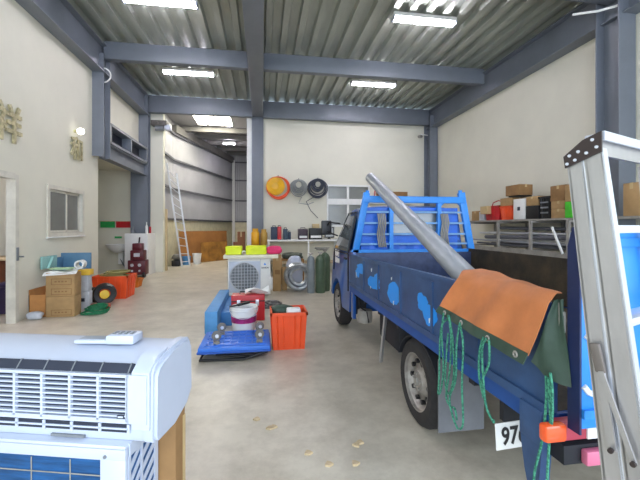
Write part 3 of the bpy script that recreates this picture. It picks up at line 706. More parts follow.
m = MB(); m.box(1.08, 2.72, 1.18, 1.23, .665, .728, .004); m.build('bumper_bar', redlens_m, tr)
for k in range(5): MB().box(1.185 + k * .30, 1.25 + k * .30, 1.174, 1.181, .668, .725).build('white_stripe', white_m, tr)
MB().box(1.0, 1.09, 1.16, 1.20, .672, .737, .012).build('tail_lamp', orlens_m, tr)
MB().box(1.17, 1.28, 1.16, 1.19, .575, .628, .006).build('reflector', pinkb_m, tr)
MB().box(1.1, 2.5, 1.19, 1.26, .57, .64).build('underrun_bar', chas_m, tr)
m = MB(); R = Matrix.Rotation(math.radians(-3), 3, 'Y')
m.box(1.105, 1.43, 1.595, 1.6, .385, .515, .003, rot=R); pl = m.build('licence_plate', white_m, tr)
m = MB(); m.text('9765', .12, TM((1.222, 1.592, .444), (1, 0, .05), (-.05, 0, 1)) @ Matrix.Diagonal((.74, 1, 1, 1)), .003, bold=.002); m.build('plate_number', black_m, pl)
MB().box(1.15, 1.4, 1.6, 1.63, .51, .62).build('plate_bracket', chas_m, tr)
m = MB(); m.box(1.095, 1.13, 1.25, 1.32, .73, 1.12, .004); m.build('corner_post', navy_m, tr)
MB().box(1.085, 1.1, 1.178, 1.215, 1.06, 1.14, .004).cyl((1.09, 1.195, 1.02), (1.09, 1.195, 1.17), .007).build('latch', tan_m, tr)

# ---- tarpaulin draped over left side board
def tarp(u, v):
    """u from front to rear (0..1), v from the inner edge over the top and down"""
    L3 = lambda p, q, t: Vector(p).lerp(Vector(q), t)
    Rg = L3((1.21, 1.93, 1.19), (1.115, 1.21, 1.185), u) + Vector((0, 0, .035 * math.sin(PI * u) * (1 - u)))
    Md = L3((1.10, 1.86, 1.195), (1.085, 1.205, 1.195), u)
    Ed = L3((1.05, 1.81, 1.16), (1.045, 1.20, 1.16), u)
    Bt = L3((1.00, 1.93, .985), (.99, 1.245, .955), u)
    f = .010 * math.sin(u * 9 + v * 3) + .006 * math.sin(u * 21 + 2 * v)
    if v < .35: p = Rg.lerp(Md, v / .35)
    elif v < .5: p = Md.lerp(Ed, (v - .35) / .15)
    else: p = Ed.lerp(Bt, (v - .5) / .5)
    return p + Vector((-f * v * 1.2 - .004, 0, f * .5 + .01))
tp = MB().grid(tarp, 26, 16, .004).build('tarpaulin', tarp_m, label='orange tarpaulin with dark green hem draped over the truck side', cat='tarpaulin', ang=70)
def hem(u, v):
    p = Vector(tarp(u, 1)); q = Vector(tarp(u, .93)); d = (p - q).normalized()
    return p + d * (v * .048 - .01) + Vector((-.004, 0, 0))
MB().grid(hem, 26, 2, .004).build('hem', dgreen_m, tp, ang=70)
def endflap(u, v):
    a = Vector((1.095, 1.185, 1.185)).lerp(Vector((1.088, 1.150, .875)), v); b = Vector(tarp(1, .45)).lerp(Vector((1.01, 1.27, .93)), v) + Vector((.012, 0, 0))
    p = a.lerp(b, u); return p + Vector((-.006 * math.sin(v * 5 + u * 7), -.005 * math.sin(u * 8), -.015 * math.sin(PI * u) * v))
MB().grid(endflap, 10, 12, .004).build('end_flap', dgreen_m, tp, ang=70)
for u in (.08, .36, .68, .93):
    p = Vector(hem(u, .5)); MB().torus(p + Vector((-.006, 0, 0)), .010, .004, 'X', 14, 6).build('eyelet', rim_m, tp)
def ropeloop(pts, name='tie_rope'):
    P = [Vector(p) for p in pts]; out = []
    for i in range(len(P) - 1):
        a, b, c, d = P[max(i - 1, 0)], P[i], P[i + 1], P[min(i + 2, len(P) - 1)]
        for k in range(6):
            t = k / 6; out.append(.5 * ((2 * b) + (c - a) * t + (2 * a - 5 * b + 4 * c - d) * t * t + (3 * b - a - 3 * c + d) * t ** 3))
    out.append(P[-1]); MB().tube(out, .0052, 6).build(name, rope_m, tp)
e = [Vector(hem(u, .5)) + Vector((-.012, 0, 0)) for u in (.08, .36, .68, .93)]
def dn(p, dy, dz, dx=0): return p + Vector((dx, dy, -dz))
ropeloop([e[0], dn(e[0], .02, .12), dn(e[0], .0, .3), dn(e[0], .03, .44), dn(e[0], .06, .47), dn(e[0], .05, .38), dn(e[0], .03, .1), dn(e[0], -.04, .02, .01)])
ropeloop([dn(e[0], -.05, 0), dn(e[0], -.08, .1), dn(e[0], -.07, .28), dn(e[0], -.03, .44), dn(e[0], -.07, .48), dn(e[0], -.12, .47), dn(e[0], -.14, .52)])
ropeloop([dn(e[0], -.06, 0), dn(e[0], -.10, .12), dn(e[0], -.11, .3), dn(e[0], -.06, .42), dn(e[0], -.02, .36), dn(e[0], -.05, .1)])
ropeloop([e[1], dn(e[1], .03, .12), dn(e[1], .04, .3), dn(e[1], .10, .42), dn(e[1], .07, .5), dn(e[1], .02, .54)])
ropeloop([e[1], dn(e[1], -.03, .1), dn(e[1], -.02, .3), dn(e[1], -.03, .48), dn(e[1], .0, .53)])
ropeloop([e[2], dn(e[2], .03, .06), dn(e[2], .02, .2), dn(e[2], -.0, .3), dn(e[2], -.05, .34), dn(e[2], -.05, .33)])
ropeloop([dn(e[2], .02, 0), dn(e[2], .05, .08), dn(e[2], .05, .2), dn(e[2], .0, .29)])
ropeloop([dn(e[2], -.02, 0), dn(e[2], -.02, .1), dn(e[2], .03, .2), dn(e[2], .02, .27)])
c0 = Vector((1.035, 1.20, .90))
ropeloop([c0, dn(c0, .0, .1), dn(c0, .02, .25), dn(c0, .05, .42, -.01), dn(c0, .03, .6, -.01), dn(c0, .0, .75, 0)])
ropeloop([dn(c0, -.01, 0), dn(c0, -.02, .15), dn(c0, -.01, .3), dn(c0, .0, .5), dn(c0, .0, .72)])
ropeloop([dn(c0, -.02, -.02), dn(c0, -.03, .06), dn(c0, -.02, .2), dn(c0, -.03, .1), dn(c0, -.01, 0)])

# ---- long pipe lying from bed side over guard frame
A = Vector((1.235, 2.13, 1.17)); D = Vector((.235, 2.27, .76))
p0, p1 = A + D * -.16, A + D * 1.30
MB().hollow(p0, p1, .070, .063, 28).build('long_pipe', pipe_m, label='long grey pipe propped over the truck guard frame', cat='pipe')

# ================================================================== RIGHT WALL PIPE RACK
rk = thing('pipe_rack', 'grey steel wall rack holding pipes below boxes', 'rack', (5.6, 7.0, 0))
MB().box(5.3, 5.98, 4.4, 9.1, 1.575, 1.61).build('shelf', tan_m, rk)
for y in (5.55, 6.45, 7.45, 8.6):
    m = MB(); m.box(5.2, 5.24, y - .03, y + .03, 0, 1.57).box(5.92, 5.96, y - .03, y + .03, 0, 1.57); m.box(5.24, 5.92, y - .02, y + .02, .98, 1.02).box(5.24, 5.92, y - .02, y + .02, 1.53, 1.57); m.build('upright', tan_m, rk)
MB().box(5.18, 5.21, 4.4, 9.05, .84, 1.0).build('front_rail', tan_m, rk)
MB().beam((5.17, 5.62, .98), (5.17, 5.86, 1.45), .03, .03).build('diagonal_bar', white_m, rk)
pm = [mat('pipe_light', (206, 208, 212), .35, .4), mat('pipe_mid', (160, 164, 172), .4, .4), mat('pipe_dark', (96, 98, 106), .5, .3), mat('pipe_white', (214, 212, 206), .5)]
NP = ['light grey', 'mid grey', 'dark', 'off-white']
rnd = random.Random(3)
lv = [(1.05, 5.34), (1.05, 5.47), (1.05, 5.6), (1.05, 5.73), (1.13, 5.30), (1.14, 5.42), (1.14, 5.54), (1.14, 5.68), (1.22, 5.33), (1.23, 5.48), (1.23, 5.62), (1.31, 5.38), (1.32, 5.52), (1.32, 5.70), (1.40, 5.46), (1.41, 5.62)]
for i, (z, x) in enumerate(lv):
    r = rnd.choice((.022, .028, .035, .045)); k = rnd.choice((0, 0, 1, 1, 2, 3)); y0 = 4.7 + rnd.random() * 1.0; y1 = 7.6 + rnd.random() * 1.2
    dz = rnd.uniform(-.03, .05); MB().hollow((x, y0, z + .0 + max(dz, 0)), (x + rnd.uniform(-.04, .04), y1, z - min(dz, 0)), r, r * .8, 14).build('stored_pipe', pm[k], label='long pipe among the bundle lying on the right wall rack', cat='pipe', group='pipes on the right wall rack')

def carton(x0, x1, y0, y1, z0, z1, label, mt=card_m, tape='Z', name='cardboard_box', group=None, flap=True, cat='box'):
    t = thing(name, label, cat, ((x0 + x1) / 2, (y0 + y1) / 2, z0), group=group)
    MB().box(x0, x1, y0, y1, z0, z1, .006).build('body', mt, t)
    if flap:
        if y1 - y0 > x1 - x0:
            c = (x0 + x1) / 2; m = MB().box(c - .025, c + .025, y0 - .002, y1 + .002, z1 - .001, z1 + .002).box(c - .025, c + .025, y0 - .002, y0 + .001, z1 - .12 * (z1 - z0) - .03, z1)
        else:
            c = (y0 + y1) / 2; m = MB().box(x0 - .002, x1 + .002, c - .025, c + .025, z1 - .001, z1 + .002).box(x0 - .002, x0 + .001, c - .025, c + .025, z1 - .12 * (z1 - z0) - .03, z1)
        m.build('tape', tape_m, t)
    return t
Z = 1.612
carton(5.42, 5.8, 8.52, 8.82, Z, 1.86, 'small tan carton at the far end of the rack', group=None)
carton(5.42, 5.8, 8.30, 8.49, Z, 1.83, 'narrow faded carton beside the red basket on the rack', lgrey_m)
def crate(cx, cy, z0, w, d, h, label, mt, name='crate', rotz=0, tp=.86, ribs=True, wall=.012, cat='crate', handles=True):
    t = thing(name, label, cat, (cx, cy, z0), rotz, world=False)
    m = MB(); T = lambda k: tp + (1 - tp) * k
    def ring(k, ins):
        a, b = w / 2 * T(k) - ins, d / 2 * T(k) - ins; z = h * k + (wall if ins and k == 0 else 0); return [m.bm.verts.new(p) for p in ((-a, -b, z), (a, -b, z), (a, b, z), (-a, b, z))]
    o0, o1, i1, i0 = ring(0, 0), ring(1, 0), ring(1, wall), ring(0, wall)
    for A_, B_ in ((o0, o1), (o1, i1), (i1, i0)):
        for k in range(4): m.bm.faces.new((A_[k], A_[(k + 1) % 4], B_[(k + 1) % 4], B_[k]))
    m.bm.faces.new(o0[::-1]); m.bm.faces.new(i0)
    m.build('tub', mt, t)
    m = MB(); a, b = w / 2 + .012, d / 2 + .012
    m.box(-a, a, -b, -b + .024, h - .035, h).box(-a, a, b - .024, b, h - .035, h).box(-a, -a + .024, -b, b, h - .035, h).box(a - .024, a, -b, b, h - .035, h); m.build('rim', mt, t)
    if ribs:
        m = MB()
        for s in (-1, 1):
            for k in range(5):
                x = (k - 2) * w * .17; m.beam((x * tp, s * (d / 2 * tp + .003), .02), (x, s * (d / 2 + .003), h - .03), .012, .014)
            for k in range(3):
                y = (k - 1) * d * .28; m.beam((s * (w / 2 * tp + .003), y * tp, .02), (s * (w / 2 + .003), y, h - .03), .012, .014)
        m.build('rib', mt, t)
    return t
t = crate(5.6, 7.98, Z, .36, .56, .34, 'red plastic basket with handle on the rack', red_m, 'basket')
MB().tube([(0, -.26, .33), (0, -.2, .43), (0, 0, .47), (0, .2, .43), (0, .26, .33)], .012).build('handle', red_m, t)
carton(5.3, 5.41, 7.98, 8.26, Z + .15, Z + .34, 'pale carton propped before the red basket', tape_m, flap=False)
crate(5.6, 7.46, Z, .36, .42, .31, 'orange tub under a tan carton on the rack', orange_m, 'storage_tub')
carton(5.42, 5.78, 7.25, 7.66, Z + .315, Z + .49, 'tan carton sitting on the orange tub', group=None)
t = carton(5.40, 5.78, 6.84, 7.19, Z, 2.05, 'tall white box standing in the row on the rack', white_m, flap=False)
MB().box(5.396, 5.401, 6.98, 7.06, 1.8, 1.88).build('printed_mark', dark_m, t)
carton(5.40, 5.78, 6.46, 6.81, Z, 1.88, 'black box with tan carton on it, near the rack middle', black_m, flap=False)
carton(5.40, 5.76, 6.48, 6.80, 1.884, 2.07, 'tan carton resting on the black box on the rack')
t = crate(5.58, 6.30, Z, .36, .28, .43, 'black slotted crate beside the carton stack', black_m, 'storage_crate')
m = MB()
for k in range(3): m.box(-.19, -.186, -.1, .1, .1 + k * .1, .13 + k * .1)
m.build('slot', grey_m, t)
MB().box(5.40, 5.7, 7.0, 7.35, 2.105, 2.13, .004).build('black_book', black_m, label='flat black case under the topmost carton', cat='case')
carton(5.38, 5.70, 6.98, 7.42, 2.134, 2.36, 'wide tan carton topmost over the white box', cardd_m)
carton(5.4, 5.78, 5.80, 6.14, Z, 1.785, 'bottom carton of the stack of three on the rack')
carton(5.4, 5.78, 5.80, 6.14, 1.787, 1.93, 'middle carton of the stack of three on the rack')
carton(5.4, 5.78, 5.80, 6.16, 1.932, 2.22, 'top carton of the stack of three on the rack', cardd_m)
MB().box(5.36, 5.62, 5.50, 5.78, Z, 1.90, .01).build('green_box', mat('bright_green', (70, 200, 40), .5), label='bright green box partly behind the stepladder', cat='box')
carton(5.36, 5.62, 5.50, 5.78, 1.904, 2.19, 'tan carton on the bright green box')
carton(5.35, 5.6, 4.45, 4.70, Z, 2.1, 'tan carton behind the stepladder rungs by the right wall', yellow_m and card_m)
carton(3.9, 4.95, 11.95, 12.2, 2.30, 2.66, 'long brown carton high up behind the guard frame', cardd_m)
MB().box(3.5, 5.2, 11.8, 12.28, 2.24, 2.30).build('wall_shelf', white_m, label='white wall shelf behind the truck guard frame', cat='shelf')
m = MB(); m.box(3.55, 3.88, 11.95, 12.15, 2.302, 2.46, .02).cyl((3.8, 12.05, 2.46), (3.82, 12.05, 2.72), .02); m.build('red_toolbag', red_m, label='red and white pack on the high shelf beside the carton', cat='bag')
# grey hanging duct behind rack end
# ================================================================== BACK WALL: hose coils, workbench
def coil(cx, z, R, mt, n, label, r=.016, name='hose_coil', spread=.25, tail=None):
    t = thing(name, label, 'hose coil', (cx, YB - .1, z))
    m = MB()
    for k in range(n):
        rr = R * (1 - spread * random.random()); m.torus((cx + random.uniform(-.02, .02), YB - .14 - random.random() * .12, z + (R - rr) * .7), rr, r, 'Y', 30, 6, wob=.025)
    m.build('loops', mt, t)
    MB().tube([(cx, YB - .002, z + R + .03), (cx, YB - .12, z + R - .0), (cx, YB - .2, z + R - .02), (cx, YB - .24, z + R + .04)], .016).build('hook', tan_m, t)
    if tail: MB().tube(tail, r * .8).build('tail', mt, t)
    return t
t = coil(.52, 2.74, .37, mat('orange_red_hose', (238, 92, 48), .45), 7, 'orange and yellow hose reel hanging on the back wall', spread=.12)
t2 = t
MB().lathe([(.30, -.04), (.31, 0), (.30, .04), (.10, .05), (.10, -.05)], (.44, YB - .16, 2.80), 'Y').build('reel_disc', mat('reel_yellow', (234, 180, 30), .45), t)
m = MB()
for k in range(6): m.torus((.42, YB - .24, 2.80), .12 + .03 * k, .016, 'Y', 24, 6)
m.build('yellow_hose', mat('yellow_hose', (240, 186, 20), .4), t)
coil(1.20, 2.73, .30, mat('grey_hose', (138, 142, 140), .5), 18, 'grey cable coil hanging in the middle of three', spread=.65, tail=[(1.3, 12.1, 2.45), (1.2, 12.1, 2.25), (1.5, 12.1, 2.2), (1.7, 12.1, 2.28)])
coil(1.84, 2.74, .32, mat('charcoal_hose', (58, 64, 78), .5), 20, 'dark cable coil hanging nearest the back window', spread=.65, tail=[(1.7, 12.1, 2.45), (1.45, 12.1, 2.3), (1.6, 12.1, 2.0), (1.85, 12.1, 1.75)])
wb = thing('workbench', 'white topped bench along the back wall under the hoses', 'bench', (1.1, 11.8, 0))
MB().box(.15, 2.5, 11.45, 12.25, 1.0, 1.05, .004).build('bench_top', white_m, wb)
for x, y in ((.2, 11.5), (1.45, 11.5), (2.44, 11.5), (.2, 12.2), (2.44, 12.2)): MB().box(x - .025, x + .025, y - .025, y + .025, 0, 1.0).build('leg', white_m, wb)
MB().box(.2, 2.44, 11.5, 12.2, .30, .33).build('lower_shelf', wood_m, wb)
Zb = 1.052
def can(x, y, z, r, h, mt, label, name='gas_bottle', capm_=None):
    t = thing(name, label, 'gas bottle', (x, y, z))
    MB().lathe([(r * .9, 0), (r, .02), (r, h * .72), (r * .8, h * .82), (r * .35, h * .88), (r * .3, h * .9)], (x, y, z), seg=22).build('body', mt, t)
    MB().hollow((x, y, z + h * .84), (x, y, z + h), r * .7, r * .62, 18).build('collar', mt, t)
    MB().cyl((x, y, z + h * .88), (x, y, z + h * .97), r * .16).build('valve', rim_m, t)
# stand for the two yellow bottles
ys = thing('side_cabinet', 'brown cabinet below the yellow gas bottles', 'cabinet', (-.05, 11.5, 0))
MB().box(-.35, .12, 11.25, 11.75, 0, .90, .006).build('body', cardb_m, ys)
MB().box(-.33, -.12, 11.242, 11.252, .04, .86).build('door', cardb_m, ys); MB().box(-.11, .10, 11.242, 11.252, .04, .86).build('door', cardb_m, ys)
can(-.21, 11.5, .902, .125, .50, yg_m, 'yellow gas bottle nearest the centre column')
can(.07 - .02, 11.5, .902, .11, .48, mat('brass_yellow', (188, 150, 70), .4, .2), 'dull yellow gas bottle right of the bright one')
def toolcase(x0, x1, y0, y1, z0, h, mt, label, name='tool_case', hnd=True, cat='case', ribm=None):
    t = thing(name, label, cat, ((x0 + x1) / 2, (y0 + y1) / 2, z0))
    MB().box(x0, x1, y0, y1, z0, z0 + h, .015).build('body', mt, t)
    c = (x0 + x1) / 2; w = (x1 - x0) * .25
    if hnd: MB().tube([(c - w, (y0 + y1) / 2, z0 + h - .01), (c - w, (y0 + y1) / 2, z0 + h + .035), (c + w, (y0 + y1) / 2, z0 + h + .035), (c + w, (y0 + y1) / 2, z0 + h - .01)], .011, 6).build('handle', black_m, t)
    if ribm: MB().box(x0 + .03, x1 - .03, y0 - .006, y0 + .002, z0 + h * .15, z0 + h * .35).build('label_plate', ribm, t)
    return t
navc = mat('navy_case', (40, 54, 78), .5)
toolcase(.27, .47, 11.55, 11.8, Zb, .40, navc, 'tall navy case on the bench beside the red one')
toolcase(.475, .60, 11.55, 11.8, Zb, .41, red_m, 'narrow red case between two navy cases')
toolcase(.66, .80, 11.55, 11.8, Zb, .34, mat('slate_case', (52, 72, 88), .5), 'slate blue case to the right of the red one')
toolcase(.81, .90, 11.55, 11.8, Zb, .24, navc, 'short navy case at the end of the coloured cases')
toolcase(1.14, 1.44, 11.55, 11.85, Zb, .34, mat('plum_case', (58, 40, 52), .5), 'plum dark power tool case on the bench', ribm=white_m)
toolcase(1.50, 1.90, 11.55, 11.85, Zb, .36, black_m, 'black power tool case with tan carton on it', hnd=False, ribm=white_m)
carton(1.60, 1.82, 11.6, 11.8, Zb + .362, Zb + .50, 'small tan carton on the black tool case', tape_m)
t = thing('display_monitor', 'dark framed screen at the right end of the bench', 'monitor', (2.15, 11.7, Zb))
MB().box(2.0, 2.32, 11.68, 11.72, Zb + .05, Zb + .40, .01).box(2.1, 2.2, 11.62, 11.8, Zb, Zb + .02).box(2.13, 2.17, 11.69, 11.73, Zb, Zb + .1).build('frame', black_m, t)
MB().box(2.03, 2.29, 11.674, 11.681, Zb + .08, Zb + .37).build('screen', wglass_m, t)
# things below / before the bench
def sack(cx, cy, z0, rx, ry, rz, mt, label, name='cloth_bag', seed=1, cat='bag', knot=True):
    rnd = random.Random(seed); ph = [rnd.uniform(0, 6) for _ in range(4)]
    m = MB(); rings = []; nu, nv = 20, 12
    for j in range(nv + 1):
        v = j / nv * PI; ring = []
        for i in range(nu):
            u = 2 * PI * i / nu; k = 1 + .09 * math.sin(3 * u + ph[0] + 2 * v) + .06 * math.sin(5 * v + ph[1] + u * 2)
            sgn = lambda t_, e_: math.copysign(abs(t_) ** e_, t_)
            ring.append(m.bm.verts.new((cx + rx * k * sgn(math.cos(u), .7) * math.sin(v) ** .7, cy + ry * k * sgn(math.sin(u), .7) * math.sin(v) ** .7, z0 + rz * max(0, 1 - sgn(math.cos(v), .7) * (1 + .05 * math.sin(3 * u + ph[2]))) * .5 * 2 / 2 * 1.0)))
        rings.append(ring)
    for j in range(nv):
        for i in range(nu):
            m.bm.faces.new((rings[j][i], rings[j][(i + 1) % nu], rings[j + 1][(i + 1) % nu], rings[j + 1][i]))
    bmesh.ops.remove_doubles(m.bm, verts=m.bm.verts, dist=1e-4)
    zs = min(v_.co.z for v_ in m.bm.verts)
    for v_ in m.bm.verts: v_.co.z += z0 - zs
    return m.build(name, mt, label=label, cat=cat, ang=80)
t = thing('storage_shelf', 'low brown shelf unit behind the outdoor unit', 'shelf', (.75, 9.4, 0))
MB().box(.45, 1.05, 9.2, 9.7, .60, .63).box(.45, 1.05, 9.2, 9.7, .22, .25).build('board', cardb_m, t)
for x in (.46, 1.02):
    for y in (9.22, 9.66): MB().box(x, x + .03, y, y + .03, 0, .60).build('leg', cardb_m, t)
sack(.78, 9.42, .632, .27, .2, .16, bags_m, 'grey green cloth bundle on the low brown shelf', seed=3)
sack(.62, 9.42, .252, .15, .15, .14, black_m, 'black bag on the bottom of the low shelf', seed=5)
carton(.24, .43, 8.3, 8.6, 0, .82, 'tall narrow carton standing behind the outdoor unit', card_m)
MB().box(.28, .40, 8.296, 8.3, .38, .48).build('printed_band', cardd_m, bpy.data.objects[[o.name for o in C.objects if o.get('label', '').startswith('tall narrow carton')][0]])
carton(.45, .56, 8.35, 8.6, 0, .52, 'slim carton beside the silver duct coil', card_m, flap=False)
t = thing('duct_coil', 'coiled silver flexible duct on the floor before the gas cylinders', 'duct', (.80, 8.25, 0))
m = MB()
for k in range(5): m.torus((.80 + .015 * (k % 2), 8.12 + k * .055, .34), (.27, .19, .28, .2, .26)[k], .042, 'Y', 32, 8, wob=.03)
m.build('loops', silver_m, t)
sack(.78, 8.85, .0, .2, .13, .74, wplast_m, 'white plastic sack behind the silver duct coil', seed=8)
def gcyl(x, y, r, h, mt, label):
    t = thing('gas_cylinder', label, 'gas cylinder', (x, y, 0))
    MB().lathe([(r * .93, 0), (r, .02), (r, h - r * 1.3), (r * .93, h - r * .8), (r * .7, h - r * .35), (r * .35, h - r * .1), (r * .3, h)], (x, y, 0), seg=28).build('body', mt, t)
    MB().cyl((x, y, h), (x, y, h + .05), r * .25).box(x - .05, x + .05, y - .02, y + .02, h + .03, h + .06, .005).build('valve', rim_m, t)
gcyl(1.06, 7.98, .085, .82, cylg_m, 'slim grey gas cylinder beside the silver duct')
gcyl(1.27, 7.98, .11, .84, cyl_m, 'green gas cylinder between the grey one and the truck')
gcyl(1.42, 8.25, .12, .87, cyl_m, 'dark green gas cylinder partly behind its neighbour')
m = MB()
for k in range(3): m.torus((1.32, 8.05 + .02 * k, .95 + .015 * k), .13 + .02 * k, .008, 'Z', 24, 5, wob=.08)
m.build('cable_hank', tan_m, label='pale hose hank lying on the gas cylinder tops', cat='hose')

# ================================================================== CENTRE GROUP
ou = thing('outdoor_air_conditioner', 'white outdoor unit with round fan grille standing mid floor', 'air conditioner', (-.25, 7.9, 0))
ox0, ox1, oy0, oy1, oz = -.70, .17, 7.70, 8.02, .80
MB().box(ox0, ox1, oy0, oy1, .04, oz, .012).build('casing', white_m, ou)
for x in (ox0 + .12, ox1 - .18): MB().box(x, x + .06, oy0 - .01, oy1 + .02, 0, .04).build('foot', tan_m, ou)
fc = Vector((-.36, oy0, .42)); fr = .29
MB().lathe([(fr, -.0), (fr, .012), (fr - .015, .012), (.0, .006)], fc - Vector((0, .012, 0)), 'Y', 40).build('fan_recess', mat('fan_grey', (112, 118, 124), .5), ou)
MB().box(fc.x - fr - .03, fc.x + fr + .03, oy0 - .006, oy0 + .002, fc.z - fr - .03, fc.z + fr + .03, .003).build('fan_panel', wplast_m, ou)
m = MB()
for k in range(3):
    a0 = 2 * PI * k / 3
    def bl(u, v, a0=a0): a = a0 + (v - .5) * (.9 - .2 * u); r = .06 + u * .20; return (fc.x + r * math.cos(a), fc.y - .014 - .012 * v, fc.z + r * math.sin(a))
    m.grid(bl, 6, 6, .002)
m.cyl(fc + Vector((0, -.012, 0)), fc + Vector((0, -.03, 0)), .06); m.build('fan_blades', grey_m, ou)
m = MB()
gm_y = oy0 - .038
for k in range(-4, 5):
    d = k * fr / 4.6; L = math.sqrt(fr * fr - d * d)
    m.cyl((fc.x + d, gm_y, fc.z - L), (fc.x + d, gm_y, fc.z + L), .005, seg=5); m.cyl((fc.x - L, gm_y, fc.z + d), (fc.x + L, gm_y, fc.z + d), .005, seg=5)
m.torus((fc.x, oy0 - .02, fc.z), fr + .003, .014, 'Y', 40, 8)
m.build('fan_guard', lgrey_m, ou)
MB().prism([(.03, .66), (.085, .66), (.055, .71)], 'Y', oy0 - .004, oy0 + .001).build('brand_mark', patch_m, ou)
MB().text('DAIKIN', .045, TM((.06, oy0 - .003, .60), (1, 0, 0), (0, 0, 1)), .003, bold=.001).build('lettering', dark_m, ou)
MB().box(ox1 - .01, ox1 + .05, oy0 + .08, oy1 - .05, .12, .38, .02).build('valve_cover', white_m, ou)
MB().box(-.04, -.032, oy0 - .002, oy0 + .001, .06, .78).build('panel_seam', lgrey_m, ou)
MB().box(-.78, .33, 7.6, 8.12, .801, .875, .008).build('lid_board', mat('cream_board', (232, 228, 206), .5), label='cream board lying on the outdoor unit', cat='board')
def softpack(x0, x1, y0, y1, z0, z1, mt, label, seed):
    rnd = random.Random(seed); m = MB().box(x0, x1, y0, y1, z0, z1, .02)
    bmesh.ops.subdivide_edges(m.bm, edges=m.bm.edges, cuts=2, use_grid_fill=True)
    for v in m.bm.verts:
        if v.co.z > z0 + .02: v.co += Vector((rnd.uniform(-1, 1), rnd.uniform(-1, 1), rnd.uniform(-1, .6))) * .012
    return m.build('folded_vest', mt, label=label, cat='folded cloth', ang=60)
softpack(-.74, -.42, 7.68, 7.95, .877, 1.05, yel_m, 'fluorescent yellow pack at the left end of the board', 1)
softpack(-.33, .08, 7.66, 7.95, .877, 1.06, yel_m, 'wider fluorescent yellow pack in the middle of the board', 2)
sack(.25, 7.82, .877, .17, .13, .17, pink_m, 'crumpled pink cloth at the right end of the board', seed=4, name='pink_cloth', cat='cloth')
m = MB(); m.tube([(-.45, 7.75, .89), (-.38, 7.7, .95), (-.3, 7.72, .93)], .02); m.build('white_rag', white_m, label='white rag between the two yellow packs', cat='rag')
sack(.13, 8.1, .877, .1, .07, .14, wplast_m, 'small white bag behind the pink cloth', seed=9)
# red toolbox
t = toolcase(-.47, .04, 5.72, 5.98, 0, .40, red_m, 'red tool case standing behind the white bucket', cat='tool case')
MB().box(-.47, .04, 5.712, 5.722, .30, .315).build('lid_seam', black_m, t)
for x in (-.38, -.1): MB().box(x, x + .05, 5.70, 5.722, .24, .33, .004).build('latch', alub_m, t)
# rag on toolbox
def rag(u, v): return (-.26 + .36 * u, 5.70 + .2 * v, .43 + .05 * math.sin(u * 4 + v * 3) + .05 * u + .02 * math.sin(v * 9))
MB().grid(rag, 12, 8, .004).build('crumpled_sheet', white_m, label='crumpled white sheet on the red tool case', cat='sheet', ang=70)
# metal parts behind
m = MB()
for k in range(7): m.torus((.12 + .055 * (k % 4), 6.6 + .1 * (k // 4), .025 + .03 * (k % 3)), .11, .018, 'Z', 24, 6, wob=.06)
m.build('metal_coil', mat('scrap_metal', (140, 136, 134), .4, .5, var=.3, scale=12), label='tangled grey metal conduit pile behind the orange crate', cat='conduit')
# bucket
t = thing('bucket', 'white round bucket with magenta band behind the dolly', 'bucket', (-.235, 4.86, 0))
bc = (-.235, 4.86, 0)
MB().lathe([(.135, 0), (.14, .01), (.165, .40), (.178, .405), (.178, .42), (.158, .42), (.13, .02), (.0, .02)], bc, seg=36).build('pail', white_m, t)
MB().lathe([(.1535, .225), (.160, .225), (.165, .30), (.159, .30)], bc, seg=36, loop=True).build('printed_band', mat('magenta_print', (176, 40, 120), .5, var=.35, scale=9), t)
MB().lathe([(.180, .375), (.184, .38), (.184, .39), (.180, .395)], bc, seg=36, loop=True).build('rim_ring', white_m, t)
MB().tube([(bc[0] + .18 * math.cos(a), 4.86 - .19 * math.sin(a) * .9, .39 - .10 * math.sin(a)) for a in [PI * k / 12 for k in range(13)]], .005).build('bail_handle', lgrey_m, t)
m = MB(); m.lathe([(.0, .36), (.155, .36), (.156, .385), (0, .40)], bc); m.build('contents', lgrey_m, t)
MB().beam((-.32, 4.82, .44), (-.17, 4.92, .455), .05, .03, bev=.01).cyl((-.32, 4.82, .44), (-.41, 4.78, .435), .012).build('trowel', black_m, label='black handled tool lying across the white bucket', cat='hand tool')
# orange crate
t = crate(.315, 4.50, 0, .42, .40, .44, 'orange plastic crate on the floor right of the dolly', orange_m, tp=.88)
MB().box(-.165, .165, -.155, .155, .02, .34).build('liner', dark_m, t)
sack(.24, 4.60, .342, .14, .09, .13, dgreen_m, 'dark green cloth inside the orange crate', seed=12, cat='cloth')
MB().box(.29, .46, 4.36, 4.49, .345, .47, .02).build('white_can', white_m, label='white container inside the orange crate', cat='container')
MB().box(.19, .275, 4.36, 4.42, .345, .40, .01).build('teal_box', mat('teal', (40, 160, 150), .5), label='small teal box inside the orange crate', cat='box')
# long blue box
t = thing('foam_block', 'long light blue box lying left of the bucket', 'box', (-.66, 5.9, 0))
MB().box(-.77, -.60, 5.12, 6.9, 0, .30, .008).build('body', sky_m, t)
MB().box(-.60, -.44, 5.5, 6.8, 0, .20, .008).build('lid', mat('blue_lid', (70, 134, 196), .6), t)
